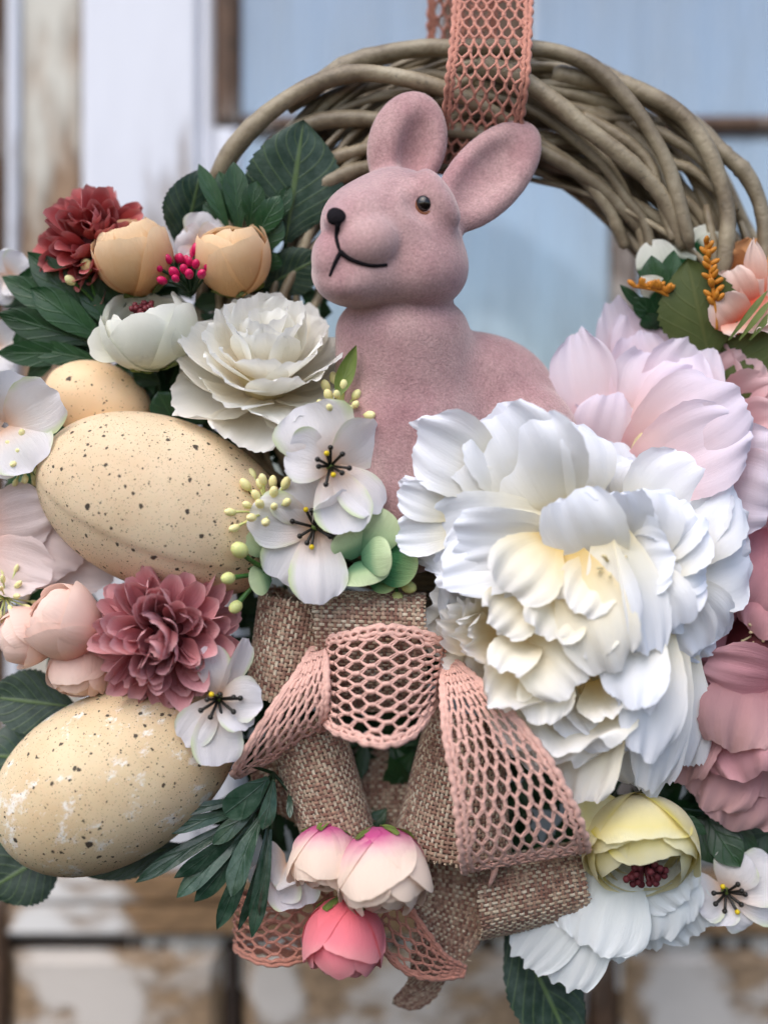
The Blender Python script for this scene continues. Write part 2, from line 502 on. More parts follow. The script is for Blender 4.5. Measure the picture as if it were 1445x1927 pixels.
px_box('board', 38, -420, 152, 1640, DF, 90, m_beige, door, 6)
px_box('board', 154, -420, 372, 1640, DF + 3, 90, m_white, door, 8)
px_box('moulding', 374, -420, 402, 1640, DF - 12, 60, m_white, door)
px_box('moulding', 404, -420, 450, 232, DF + 14, 80, m_bare, door, 14)
px_box('moulding', 404, 236, 450, 1640, DF + 8, 70, m_white, door, 14)
px_box('muntin', 826, -420, 1000, 212, DF - 10, 70, m_bare, door, 24)
px_box('muntin', 452, 214, 1900, 250, DF - 6, 70, m_bare, door, 14)
px_box('muntin', 1150, 252, 1206, 1640, DF - 12, 70, m_bare, door, 14)
for (a, b, c, d) in ((452, -420, 824, 212), (1002, -420, 1900, 212), (452, 252, 1148, 1640), (1208, 252, 1900, 1640)):
    px_box('pane', a, b, c, d, DF - 16, 6, m_glass, door, 1)
# sheer net folds, added behind the panes to make them paler and brighter
xs = np.linspace(-0.16, 0.42, 120)
zs = np.linspace(-0.30, 0.46, 3)
cv, cf = [], []
for z in zs:
    for x in xs:
        cv.append((x, 0.0022 * math.sin(x * 120 + 0.8 * math.sin(x * 37)) + 0.002 * math.sin(x * 310), z))
for r in range(2):
    for i in range(119):
        cf.append((r * 120 + i, r * 120 + i + 1, (r + 1) * 120 + i + 1, (r + 1) * 120 + i))
cur = link('added_net_curtain', new_mesh('added_net_curtain', cv, cf, m_added_net), None)
cur.location = (0, P(0, 0, DF - 46).y, 0)
tag(cur, 'pale sheer net curtain added behind the door glass to make the panes paler', 'curtain')
# lower rails and panels
px_box('rail', 11, 1642, 1900, 1700, DF + 4, 90, m_barh, door, 8)
px_box('rail', 11, 1702, 1900, 1764, DF - 4, 90, m_barh, door, 10)
px_box('panel', 14, 1792, 416, 2250, DF - 20, 60, m_panel, door, 22)
px_box('panel', 458, 1792, 1106, 2250, DF - 20, 60, m_panel, door, 22)
px_box('panel', 1170, 1792, 1900, 2250, DF - 20, 60, m_panel, door, 22)
px_box('groove_strip', 11, 1766, 1900, 1790, DF - 52, 40, m_dark, door, 4)
px_box('groove_strip', 424, 1792, 450, 2250, DF - 30, 40, m_dark, door, 8)
px_box('groove_strip', 1114, 1792, 1162, 2250, DF - 34, 40, m_bare, door, 10)

# ================================================================ WICKER WREATH
m_bark = bark_mat()
CX, CY, RM = 912, 640, 432
wreath = thing('wicker_wreath', 'round wreath of woven grey-brown willow twigs hanging on a lace ribbon', 'wreath', P(CX, CY, 0))
wl = np.array(wreath.location)
def twig(pts, r, n=44, seed=0):
    rg = np.random.default_rng(seed)
    p = catmull(pts, n)
    p[:, :2] += np.cumsum(rg.normal(0, 0.28, (n, 2)), 0)
    w = PA(p) - wl
    t = np.linspace(0, 1, n)
    rad = r * S * (1.0 - 0.3 * t) * (1 + 0.05 * np.sin(t * 23 + seed)) 
    for kk in rg.integers(4, n - 4, 3):
        rad[kk] *= rg.uniform(1.04, 1.13)
    rad[0] *= 0.7; rad[-1] *= 0.6
    mb = MB(); mb.tube(w, rad, 10)
    mb.build('twig', m_bark, wreath)
for k in range(84):
    rg = np.random.default_rng(100 + k)
    a0 = rg.uniform(0, 2 * PI)
    span = rg.uniform(1.9, 3.6)
    ph = rg.uniform(0, 2 * PI)
    turns = rg.uniform(0.5, 1.0) * rg.choice([1, 1, -1])
    mr = rg.uniform(40, 122)
    r = rg.uniform(7, 13)
    tt = np.linspace(0, 1, 16)
    pts = []
    for t in tt:
        a = a0 + span * t
        q = ph + turns * span * t * 1.5
        R = RM + mr * math.cos(q) + rg.normal(0, 3)
        pts.append((CX + R * math.cos(a), CY - R * math.sin(a), 0.6 * mr * math.sin(q) - 42))
    twig(pts, r, 56, k)
front = [
 ([(405, 345, 0), (440, 282, 25), (500, 218, 40), (575, 168, 48), (650, 142, 50), (722, 142, 52), (800, 158, 54), (860, 180, 54), (930, 215, 40), (1010, 270, 20)], 19),
 ([(540, 205, 10), (640, 132, 20), (722, 104, 26), (800, 92, 30), (850, 93, 32), (930, 92, 36), (1000, 92, 40), (1062, 103, 44), (1120, 130, 50), (1182, 190, 56), (1225, 250, 58), (1258, 315, 58), (1280, 385, 54), (1300, 470, 48)], 18),
 ([(900, 118, 40), (990, 155, 52), (1045, 192, 60), (1102, 238, 64), (1165, 288, 62), (1222, 338, 54), (1262, 392, 44), (1290, 470, 30)], 19),
 ([(1040, 140, 10), (1120, 150, 20), (1180, 162, 30), (1272, 208, 42), (1320, 262, 48), (1352, 330, 50), (1370, 400, 50), (1366, 490, 46), (1340, 580, 30)], 19),
 ([(1240, 190, -10), (1310, 240, 6), (1352, 282, 20), (1402, 328, 28), (1430, 390, 30), (1438, 450, 30), (1435, 540, 26)], 18),
 ([(500, 282, 5), (570, 238, 20), (645, 224, 26), (722, 227, 30), (800, 240, 34), (900, 250, 36), (990, 272, 36), (1080, 318, 30), (1150, 372, 16), (1210, 440, 0)], 17),
 ([(560, 330, 10), (620, 300, 20), (690, 275, 26), (760, 262, 20)], 15),
 ([(600, 352, 20), (650, 325, 26), (700, 312, 20), (760, 310, 5)], 17),
 ([(1000, 262, 10), (1060, 300, 20), (1110, 345, 18), (1150, 400, 8), (1180, 470, -10)], 15),
 ([(1095, 218, 10), (1160, 252, 22), (1220, 300, 30), (1245, 370, 34), (1270, 450, 34)], 13),
 ([(1180, 232, 0), (1240, 250, 14), (1300, 285, 22), (1345, 335, 20), (1385, 400, 5)], 12),
 ([(990, 215, 0), (1080, 218, 6), (1160, 222, 8), (1240, 232, 0)], 11),
 ([(950, 165, 0), (1030, 160, 10), (1110, 163, 14), (1190, 185, 6)], 11),
 ([(1230, 305, 0), (1290, 315, 12), (1340, 352, 20), (1370, 390, 14)], 11),
 ([(470, 330, -20), (540, 250, -10), (600, 190, -6), (660, 160, -10)], 12),
 ([(560, 260, -10), (600, 215, 0), (640, 180, 6), (690, 150, 0)], 11),
]
for k, (pts, r) in enumerate(front):
    twig(pts, r, 50, 300 + k)

# ================================================================ RABBIT FIGURINE
def ell(p, c, r, rot=0.0, yaw=0.0):
    q = p - np.array([c[0], -c[1], c[2]], float)
    if rot:
        a = math.radians(rot); ca, sa = math.cos(a), math.sin(a)
        q = np.stack([ca * q[:, 0] + sa * q[:, 1], -sa * q[:, 0] + ca * q[:, 1], q[:, 2]], 1)
    if yaw:
        a = math.radians(yaw); ca, sa = math.cos(a), math.sin(a)
        q = np.stack([ca * q[:, 0] - sa * q[:, 2], q[:, 1], sa * q[:, 0] + ca * q[:, 2]], 1)
    r = np.array(r, float)
    k0 = np.linalg.norm(q / r, axis=1)
    k1 = np.linalg.norm(q / (r * r), axis=1) + 1e-9
    return k0 * (k0 - 1) / k1
def smin(a, b, k):
    h = np.clip(0.5 + 0.5 * (b - a) / k, 0, 1)
    return b * (1 - h) + a * h - k * h * (1 - h)
def smax(a, b, k):
    return -smin(-a, -b, k)
def rabbit_sdf(p):
    p = p - np.array([0, 0, 55.0])
    head = ell(p, (742, 430, 70), (114, 116, 108))
    head = smin(head, ell(p, (795, 497, 78), (86, 82, 96)), 34)       # cheek
    head = smin(head, ell(p, (758, 520, 74), (102, 58, 88)), 34)      # broad jaw
    head = smin(head, ell(p, (672, 514, 110), (86, 66, 84)), 34)      # jaw
    head = smin(head, ell(p, (668, 412, 118), (66, 60, 74), 30), 40)  # nose bridge
    head = smin(head, ell(p, (692, 452, 162), (62, 56, 52), 10), 9)  # near whisker pad
    head = smin(head, ell(p, (622, 486, 150), (36, 52, 46), 0), 14)   # far whisker pad
    head = smin(head, ell(p, (652, 534, 150), (54, 34, 44)), 18)      # chin
    head = smin(head, ell(p, (634, 412, 170), (26, 22, 28)), 16)      # nose
    head = smax(head, -ell(p, (798, 380, 176), (44, 36, 30), -40, 10), 14)   # eye socket
    brow = ell(p, (828, 368, 132), (56, 20, 26), -58)
    head = smin(head, brow, 46)
    earR = ell(p, (917, 332, 30), (133, 70, 28), 47, 14)
    earR = smax(earR, -ell(p, (925, 320, 64), (104, 46, 40), 47, 14), 20)
    earL = ell(p, (766, 272, 20), (102, 74, 32), 76, 0)
    earL = smax(earL, -ell(p, (788, 262, 62), (90, 36, 40), 76, -16), 18)
    head = smin(head, earR, 20)
    head = smin(head, earL, 16)
    body = ell(p, (762, 740, 34), (130, 180, 92))
    body = smin(body, ell(p, (768, 890, 34), (150, 190, 100)), 60)
    back = ell(p, (905, 826, -30), (150, 186, 90), -24)
    back = smin(back, ell(p, (985, 842, 14), (104, 120, 76), -14), 12)
    back = smin(back, ell(p, (892, 712, -16), (112, 84, 80), -22), 46)
    body = smin(body, ell(p, (760, 662, 44), (120, 88, 92)), 40)
    body = smin(body, ell(p, (756, 616, 50), (120, 70, 92)), 34)
    body = smin(body, back, 30)
    return smin(head, body, 16)
def surface_nets(sdf, lo, hi, h):
    ax = [np.arange(lo[i], hi[i] + h, h) for i in range(3)]
    n = [len(a) for a in ax]
    g = np.stack(np.meshgrid(*ax, indexing='ij'), -1)
    val = np.empty(n)
    for i in range(n[0]):
        val[i] = sdf(g[i].reshape(-1, 3)).reshape(n[1], n[2])
    ins = val < 0
    c = np.zeros((n[0] - 1, n[1] - 1, n[2] - 1), int)
    for dx in (0, 1):
        for dy in (0, 1):
            for dz in (0, 1):
                c += ins[dx:n[0] - 1 + dx, dy:n[1] - 1 + dy, dz:n[2] - 1 + dz]
    act = (c > 0) & (c < 8)
    idx = -np.ones(act.shape, int)
    idx[act] = np.arange(act.sum())
    ii = np.argwhere(act)
    v = np.array(lo) + (ii + 0.5) * h
    for _ in range(6):
        d = sdf(v)
        e = 0.7
        gr = np.stack([sdf(v + np.eye(3)[k] * e) - sdf(v - np.eye(3)[k] * e) for k in range(3)], 1) / (2 * e)
        gl = np.linalg.norm(gr, axis=1)
        v = v - (0.8 * np.clip(d, -h, h) / np.maximum(gl, 0.4) ** 2)[:, None] * gr
    F = []
    for axn in range(3):
        o1, o2 = (axn + 1) % 3, (axn + 2) % 3
        sl0 = [slice(1, -1)] * 3; sl1 = [slice(1, -1)] * 3
        sl0[axn] = slice(0, -1); sl1[axn] = slice(1, None)
        A, B = ins[tuple(sl0)], ins[tuple(sl1)]
        for flip, m in ((False, A & ~B), (True, ~A & B)):
            e = np.argwhere(m)
            base = e.copy(); base[:, o1] += 1; base[:, o2] += 1
            q = []
            for (s1, s2) in ((-1, -1), (0, -1), (0, 0), (-1, 0)):
                t = base.copy(); t[:, o1] += s1; t[:, o2] += s2
                q.append(idx[t[:, 0], t[:, 1], t[:, 2]])
            q = np.stack(q, 1)
            q = q[(q >= 0).all(1)]
            F.append(q[:, ::-1] if flip else q)
    return v, np.concatenate(F)
rv, rf = surface_nets(rabbit_sdf, (570, -1090, -110), (1110, -150, 310), 6.0)
def rab_pts(v):
    return PA(np.stack([v[:, 0], -v[:, 1], v[:, 2]], 1))
def surf_d(px, py, start=320):
    d = np.arange(start, -100, -1.0)
    s = rabbit_sdf(np.stack([np.full(len(d), px), np.full(len(d), -py), d], 1))
    i = np.argmax(s < 0)
    return float(d[i])
rabbit = thing('rabbit_figurine', 'dusty pink flocked rabbit figurine sitting in the wreath opening', 'rabbit figurine', P(850, 1080, 40))
rl = np.array(rabbit.location)
m_flock = flock_mat('pink_flocking', srgb(190, 156, 153), srgb(174, 132, 134), srgb(124, 86, 90))
m_black = plain_mat('black_flocking', (0.012, 0.010, 0.012, 1), 0.95, 0.3, 900, 0.3, spec=0.1)
m_eye = plain_mat('glossy_dark_eye', (0.012, 0.008, 0.007, 1), 0.06, 0.1, 60, 0.0, spec=0.6)
m_iris = plain_mat('amber_eye_rim', (0.20, 0.06, 0.016, 1), 0.25, 0.4, 500, 0.1)
W_ = rab_pts(rv) - rl
body = link('body', new_mesh('body', W_, rf[:, ::-1].tolist(), m_flock), rabbit)
def on_skin(path, n, lift):
    q = catmull([(a, b, 0) for a, b in path], n)
    out = np.array([(x, y, surf_d(x, y) + lift) for x, y, _ in q])
    out[1:-1, 2] = (out[:-2, 2] + 2 * out[1:-1, 2] + out[2:, 2]) / 4
    return PA(out) - rl
mb = MB()
for path, r in (([(636, 420), (634, 450), (641, 476)], 5.2), ([(640, 474), (664, 489), (696, 499), (728, 499)], 5.4), ([(641, 474), (630, 495), (621, 520)], 4.6)):
    mb.tube(on_skin(path, 16, -0.5), np.linspace(r, r * 0.6, 16) * S * 1.0, 8)
mb.build('mouth', m_black, rabbit)
mb = MB()
nd = surf_d(634, 407)
th = np.linspace(0, 1, 9)
nv, nf = [], []
for i, t in enumerate(th):
    for j in range(24):
        a = j * 2 * PI / 24
        rx, ry = 20, 18
        x = 633 + rx * t * math.cos(a); y = 407 - ry * t * math.sin(a) * (1.0 - 0.18 * math.cos(a))
        nv.append((x, y, max(surf_d(x, y), nd - 46) + 2.2 * math.sqrt(max(0, 1 - t ** 2)) + (1.6 if i < 8 else -3)))
for i in range(8):
    for j in range(24):
        nf.append((i * 24 + j, (i + 1) * 24 + j, (i + 1) * 24 + (j + 1) % 24, i * 24 + (j + 1) % 24))
link('nose', new_mesh('nose', PA(np.array(nv)) - rl, nf, m_black), rabbit)
ed = surf_d(797, 385)
mb = MB(); mb.ball(np.array(P(798, 384, ed - 7)) - rl, 16.5 * S, 20, 14, axis=(0, 1, 0))
eye = mb.build('eye', m_eye, rabbit)
a = np.arange(25) * 2 * PI / 24
ring = PA(np.stack([799 + 14.5 * np.cos(a), 386.5 - 16 * np.sin(a), np.full(25, ed - 1.0)], 1)) - rl
mb = MB(); mb.tube(ring, 3.6 * S, 8, cap=False)
mb.build('eye_rim', m_iris, eye)

# ================================================================ EGGS
def egg(label, c, L, W, ang, lean, mat, taper=0.12, seam=None):
    root_loc = P(*c)
    nu, nv = 120, 48
    t = np.linspace(0, PI, nv + 1)
    x = -np.cos(t) * L / 2
    r = np.sin(t) * W / 2 * (1 + taper * np.cos(t))
    ph = np.arange(nu) * 2 * PI / nu
    v = []
    for i in range(nv + 1):
        for p in ph:
            rr = r[i]
            if seam is not None:
                q = (p - seam) % (2 * PI)
                rr = r[i] * (1.0 + (0.026 if q < PI else 0.0)) + (1.8 if min(q, 2 * PI - q) < 0.03 or abs(q - PI) < 0.03 else 0) * math.sin(t[i])
            v.append((x[i], -rr * math.cos(p), rr * math.sin(p)))
    f = [(i * nu + j, i * nu + (j + 1) % nu, (i + 1) * nu + (j + 1) % nu, (i + 1) * nu + j) for i in range(nv) for j in range(nu)]
    o = link('speckled_egg', new_mesh('speckled_egg', np.array(v) * S * (D - c[2]) / D, f, mat), None,
             Matrix.Translation(root_loc) @ Matrix.Rotation(math.radians(-ang), 4, 'Y') @ Matrix.Rotation(math.radians(lean), 4, 'Z'))
    return tag(o, label, 'egg', 'speckled decorative eggs')
e1 = egg_mat('egg_shell_tan', srgb(224, 202, 170), srgb(210, 184, 150), False, 1.15, 0.3)
e2 = egg_mat('egg_shell_scuffed', srgb(222, 200, 164), srgb(208, 182, 144), True, 1.0, 1.7)
e3 = egg_mat('egg_shell_peach', srgb(234, 204, 166), srgb(222, 186, 144), False, 0.5, 2.6, (900, 380, 160, 62))
egg('large tan speckled egg with a moulded seam line, above the dusty rose chrysanthemum', (312, 952, 70), 500, 318, -21, 0, e1, 0.02, seam=-0.52)
egg('large scuffed speckled egg with white scratches, below the dusty rose chrysanthemum', (222, 1458, 80), 492, 316, 28, 0, e2, 0.10)
egg('small peach speckled egg tucked behind the seamed large egg', (186, 754, 10), 206, 146, -20, 0, e3, 0.06)
# ================================================================ PETALS, LEAVES, FLOWERS
def petal_mesh(name, L, W, mat, f0=.25, f1=.6, vm=.62, tip=.3, p=2.2, bend=0., bp=1., cup=.2, ruf=0., rufk=3., rag=.012, scal=0., scalk=3, lump=.03,
               centre=False, serr=0., teeth=10, fold=0., twist=0., nu=10, nv=12, seed=0, pinch=0., curl=0., frill=0.):
    """one petal or leaf in photograph pixels: base at the origin, length along +Y, face towards +Z"""
    rg = np.random.default_rng(seed)
    u = np.linspace(-1, 1, nu + 1)
    v = np.linspace(0, 1, nv + 1)
    U, V = np.meshgrid(u, v)
    fa = f0 + (1 - f0) * np.sin(np.clip(V / vm, 0, 1) * PI / 2) ** 1.15
    fb = 1 - (1 - f1) * np.clip((V - vm) / (1 - vm), 0, 1) ** 2
    f = np.where(V < vm, fa, fb)
    if serr:
        saw = (V * teeth) % 1.0
        f = f * (1 + serr * (0.5 - saw) * (np.abs(U) > 0.9) * np.clip(V * 8, 0, 1) * np.clip((1 - V) * 8, 0, 1))
    rnd = min(1.0, tip * 2.6)
    vv = np.clip((V - vm) / (1 - vm), 0, 1)
    f = np.where(V < vm, f, (1 - rnd) * f + rnd * np.sqrt(1 - vv ** 2 / 2))
    X = U * W / 2 * f
    e = np.where(V < vm, 1.0, ((1 - rnd) * V + rnd * (vm + (1 - vm) * vv * np.sqrt(1 - U ** 2 / 2))) / np.maximum(V, 1e-6))
    if scal:
        e = e * (1 - scal * np.abs(np.sin(scalk * PI * (U * .5 + .5 + rg.uniform(0, 1)))) ** 0.7 * V ** 3)
    if rag:
        rn = rg.normal(0, rag * .35, nu + 1) + rag * 1.6 * (np.sin(2.7 * u + rg.uniform(0, 6.28)) + .7 * np.sin(6.1 * u + rg.uniform(0, 6.28)))
        e = e + rn[None, :] * V ** 5 * 1.2
        X = X * (1 + rg.normal(0, rag * 0.8, X.shape) * (np.abs(U) > 0.9))
    s = np.clip(V * e, 0, 1.15)
    tab = np.linspace(0, 1.16, 120)
    th = bend * (tab - 0.5) if centre else bend * np.sign(tab) * tab ** bp
    ds = tab[1] * L
    ty = np.concatenate([[0], np.cumsum(np.cos((th[:-1] + th[1:]) / 2) * ds)])
    tz = np.concatenate([[0], np.cumsum(np.sin((th[:-1] + th[1:]) / 2) * ds)])
    Y = np.interp(s, tab, ty); Z = np.interp(s, tab, tz); TH = np.interp(s, tab, th)
    off = cup * W * 0.5 * U ** 2 * f + fold * W * 0.5 * np.abs(U) * f
    if ruf:
        ph = rg.uniform(0, 6.28, 3)
        off = off + ruf * W * (np.sin(rufk * PI * U + ph[0] + 1.5 * V) * 0.6 + np.sin(rufk * 1.9 * PI * U + ph[1]) * 0.4) * V ** 2
    if lump:
        ph = rg.uniform(0, 6.28, 4)
        off = off + lump * W * (np.sin(2.3 * U + 4 * V + ph[0]) + np.sin(3.7 * V - 1.5 * U + ph[1])) * V
    if pinch:
        off = off + pinch * W * np.exp(-(U / 0.12) ** 2) * V
    if curl:
        off = off - curl * W * np.clip((V - .55) / .45, 0, 1) ** 2.2
    if frill:
        ph = rg.uniform(0, 6.28, 2)
        off = off + frill * W * (np.sin(5.3 * U + 2 * U ** 2 + ph[0] + 2 * V) + .7 * np.sin(9 * U - 3 * U ** 2 + ph[1])) * V ** 4
    if twist:
        ca, sa = np.cos(twist * V), np.sin(twist * V)
        X, off = X * ca - off * sa, X * sa + off * ca
    Y = Y - np.sin(TH) * off
    Z = Z + np.cos(TH) * off
    vs_ = np.stack([X, Y, Z], -1).reshape(-1, 3) * S
    i = np.arange(nv)[:, None] * (nu + 1)
    j = np.arange(nu)[None, :]
    fc = np.stack([i + j, i + j + 1, i + nu + 2 + j, i + nu + 1 + j], -1).reshape(-1, 4)
    uv = np.stack([(U + 1) / 2, V], -1).reshape(-1, 2)
    return new_mesh(name, vs_, fc.tolist(), mat, uv)

SEED = [1000]
def between(root, B, T, W, mat, name='petal', roll=0., face=None, **kw):
    """a petal or leaf that runs from base B to tip T (pixel, pixel, height); bend < 0 bulges to the viewer"""
    SEED[0] += 1
    b, t = P(*B), P(*T)
    y = t - b
    bend = kw.get('bend', 0.)
    chord = y.length / S
    L = chord / max(0.35, math.sin(abs(bend) / 2) / (abs(bend) / 2)) if abs(bend) > 0.01 else chord
    y.normalize()
    mid = (b + t) / 2
    n = Vector(face) if face is not None else (Vector((0, -D * S, 0)) - mid)
    n = (n - y * n.dot(y)).normalized()
    n = Matrix.Rotation(math.radians(roll), 3, y) @ n
    x = y.cross(n)
    M = Matrix(((x.x, y.x, n.x, b.x), (x.y, y.y, n.y, b.y), (x.z, y.z, n.z, b.z), (0, 0, 0, 1)))
    k = (D - (B[2] + T[2]) / 2) / D
    kw.setdefault('seed', SEED[0])
    me = petal_mesh(name, L, W * k, mat, centre=True, **kw)
    return link(name, me, root, inv(root) @ M)

def frame(ax, spin=0.):
    return DIR(*ax).to_track_quat('Z', 'Y').to_matrix().to_4x4() @ Matrix.Rotation(math.radians(spin), 4, 'Z')
def ring(root, M, mat, n, L, W, tilt, r0, z0, phase=0., jit=6., nvar=3, name='petal', **kw):
    SEED[0] += 1
    rg = random.Random(SEED[0])
    ms = [petal_mesh(name, L * rg.uniform(.94, 1.06), W * rg.uniform(.95, 1.05), mat, seed=SEED[0] * 13 + k, **kw) for k in range(min(nvar, n))]
    for i in range(n):
        a = phase + 360 * i / n + rg.uniform(-jit, jit)
        tl = tilt + rg.uniform(-jit, jit) * 0.6
        m = M @ Matrix.Rotation(math.radians(a), 4, 'Z') @ Matrix.Translation((0, r0 * S, z0 * S)) @ Matrix.Rotation(math.radians(90 - tl), 4, 'X')
        link(name, ms[i % len(ms)], root, m)
def core(root, M, mat, r, z=0., name='flower_core', squash=1.0):
    mb = MB(); mb.ball((0, 0, z * S), r * S, 14, 10, squash=squash)
    return mb.build(name, mat, root, M)
def stem(root, B, T, r, mat, name='stem', sag=0.):
    b, t = np.array(P(*B)), np.array(P(*T))
    m = (b + t) / 2 + np.array([0, 0, -sag * S])
    mb = MB(); mb.tube(catmull([b, m, t], 10) - np.array(root.location), r * S, 7)
    return mb.build(name, mat, root)

# ---- dyes
M_WPEONY = petal_mat('silk_white_peony', [(0.0, srgb(240, 222, 170)), (0.25, srgb(244, 238, 218)), (0.6, srgb(244, 244, 244)), (1, srgb(238, 241, 250))], 0.26, 0.6, 0.2)
M_WPEONYC = petal_mat('silk_cream_heart', [(0.0, srgb(232, 200, 130)), (0.3, srgb(242, 226, 186)), (0.65, srgb(246, 240, 222)), (1, srgb(244, 242, 240))], 0.26, 0.6, 0.2)
M_BLUSH = petal_mat('silk_blush_peony', [(0.0, srgb(232, 172, 172)), (0.35, srgb(242, 212, 214)), (0.7, srgb(238, 222, 230)), (1, srgb(232, 224, 238))], 0.34, 0.6, 0.14)
M_BLUSHD = petal_mat('silk_blush_inner', [(0.0, srgb(214, 140, 142)), (0.6, srgb(234, 186, 188)), (1, srgb(240, 206, 208))], 0.34, 0.6, 0.14)
M_DUSTY = petal_mat('silk_dusty_pink', [(0.0, srgb(168, 84, 94)), (0.4, srgb(204, 140, 148)), (1, srgb(220, 168, 174))], 0.28, 0.6, 0.4)
M_DUSTYB = petal_mat('silk_dusty_beige', [(0.0, srgb(158, 92, 100)), (0.4, srgb(198, 148, 150)), (1, srgb(212, 170, 170))], 0.28, 0.6, 0.4)
M_CREAM = petal_mat('cream_carnation', [(0.0, srgb(246, 226, 190)), (0.3, srgb(250, 242, 224)), (0.7, srgb(251, 249, 240)), (1, srgb(250, 250, 248))], 0.38, 0.6, 0.3)
M_PEACH = petal_mat('peach_ranunculus', [(0.0, srgb(170, 130, 40)), (0.12, srgb(232, 172, 104)), (0.5, srgb(244, 196, 138)), (0.8, srgb(248, 210, 160)), (1, srgb(252, 226, 188))], 0.34, 0.55, 0.5)
M_WRAN = petal_mat('white_ranunculus', [(0.0, srgb(150, 170, 70)), (0.12, srgb(224, 230, 200)), (0.5, srgb(242, 243, 226)), (1, srgb(246, 246, 236))], 0.3, 0.55, 0.2)
M_MUM = petal_mat('dusty_rose_chrysanthemum', [(0.0, srgb(160, 72, 80)), (0.25, srgb(206, 124, 130)), (0.8, srgb(224, 156, 160)), (1, srgb(232, 180, 182))], 0.2, 0.5, 0.5)
M_MUMR = petal_mat('brick_red_chrysanthemum', [(0.0, srgb(126, 30, 38)), (0.35, srgb(182, 66, 68)), (0.8, srgb(196, 90, 90)), (1, srgb(212, 132, 130))], 0.2, 0.5, 0.5)
M_BLOSSOM = petal_mat('apple_blossom', [(0.0, srgb(242, 206, 178)), (0.25, srgb(242, 226, 216)), (0.55, srgb(240, 236, 236)), (1, srgb(238, 236, 242))], 0.34, 0.6, 0.35, edge=srgb(206, 224, 160))
M_SILKB = petal_mat('blush_silk_blossom', [(0.0, srgb(222, 170, 150)), (0.5, srgb(228, 206, 200)), (1, srgb(236, 222, 220))], 0.3, 0.45, 0.3)
M_ROSEBUD = petal_mat('blush_rosebud', [(0.0, srgb(226, 104, 130)), (0.3, srgb(250, 184, 174)), (0.6, srgb(253, 214, 198)), (1, srgb(254, 228, 214))], 0.3, 0.5, 0.25)
M_TULIP = petal_mat('magenta_based_bud', [(0.0, srgb(200, 56, 134)), (0.32, srgb(216, 92, 152)), (0.54, srgb(244, 204, 202)), (0.7, srgb(246, 224, 208)), (1, srgb(246, 226, 208))], 0.3, 0.5, 0.25)
M_CORAL = petal_mat('coral_bud', [(0.0, srgb(226, 96, 70)), (0.3, srgb(240, 112, 124)), (0.8, srgb(246, 140, 152)), (1, srgb(246, 164, 168))], 0.28, 0.5, 0.25)
M_LEMON = petal_mat('lemon_ranunculus', [(0.0, srgb(222, 150, 150)), (0.14, srgb(238, 222, 178)), (0.55, srgb(244, 234, 190)), (0.85, srgb(238, 226, 160)), (1, srgb(236, 230, 190))], 0.3, 0.5, 0.2, edge=srgb(224, 206, 50))
M_COSMOS = petal_mat('white_cosmos', [(0.0, srgb(228, 232, 200)), (0.25, srgb(240, 244, 240)), (1, srgb(242, 246, 248))], 0.3, 0.55, 0.5)
M_ORCH = petal_mat('coral_white_blossom', [(0.0, srgb(222, 70, 50)), (0.35, srgb(236, 120, 92)), (0.6, srgb(242, 190, 170)), (1, srgb(246, 226, 216))], 0.3, 0.5, 0.3)
M_APRI = petal_mat('apricot_petal', [(0.0, srgb(206, 130, 70)), (1, srgb(226, 168, 118))], 0.3, 0.5, 0.3)
# ---- greens
M_ROSE = leaf_mat('rose_leaf_green', (0.010, 0.030, 0.017, 1), (0.022, 0.055, 0.032, 1), (0.10, 0.16, 0.05, 1), 0.42, 0.10, 8)
M_SPRIG = leaf_mat('sprig_green', (0.010, 0.040, 0.014, 1), (0.022, 0.075, 0.022, 1), (0.026, 0.08, 0.026, 1), 0.36, 0.0, 4)
M_WAXY = leaf_mat('waxy_sprig_green', (0.018, 0.050, 0.028, 1), (0.045, 0.095, 0.058, 1), (0.022, 0.055, 0.03, 1), 0.24, 0.12, 2)  # lightened greens carry a grey-green sheen in the colour
M_OLIVE = leaf_mat('olive_leaf_green', (0.06, 0.085, 0.018, 1), (0.085, 0.11, 0.026, 1), (0.10, 0.12, 0.03, 1), 0.6, 0.0, 6, 0.2)
M_EUC = petal_mat('eucalyptus_pale_green', [(0.0, srgb(70, 120, 84)), (0.3, srgb(120, 160, 120)), (0.55, srgb(186, 208, 160)), (1, srgb(208, 222, 178))], 0.18, 0.45, 0.35)
M_EUCD = petal_mat('eucalyptus_green_centre', [(0.0, srgb(40, 96, 62)), (0.6, srgb(66, 124, 82)), (0.85, srgb(150, 186, 128)), (1, srgb(190, 212, 150))], 0.15, 0.45, 0.5)
M_VARI = petal_mat('variegated_leaf', [(0.0, srgb(24, 66, 36)), (0.55, srgb(34, 84, 48)), (0.62, srgb(220, 224, 208)), (1, srgb(236, 236, 226))], 0.15, 0.45, 0.3)
M_LIME = leaf_mat('lime_sepal_green', (0.11, 0.16, 0.03, 1), (0.18, 0.24, 0.06, 1), (0.2, 0.26, 0.08, 1), 0.5, 0.0, 3, 0.2)
M_STEM = plain_mat('green_stem', srgb(62, 104, 44), 0.45, 0.3, 120)
M_DSTEM = plain_mat('dark_green_stem', srgb(34, 58, 32), 0.5, 0.3, 120)
M_STAM = plain_mat('black_stamen', (0.014, 0.012, 0.008, 1), 0.35, 0.3, 300)
M_YEL = plain_mat('yellow_pollen_tip', srgb(218, 188, 20), 0.45, 0.2, 300)
M_BERRY = plain_mat('magenta_berry', srgb(206, 30, 92), 0.32, 0.25, 250, 0.1)
M_CREAMB = plain_mat('pale_yellow_bud', srgb(236, 228, 166), 0.5, 0.12, 180, 0.1, sub=0.15)
M_LIMEB = plain_mat('pale_green_bud', srgb(208, 214, 140), 0.45, 0.2, 180, 0.1, sub=0.15)
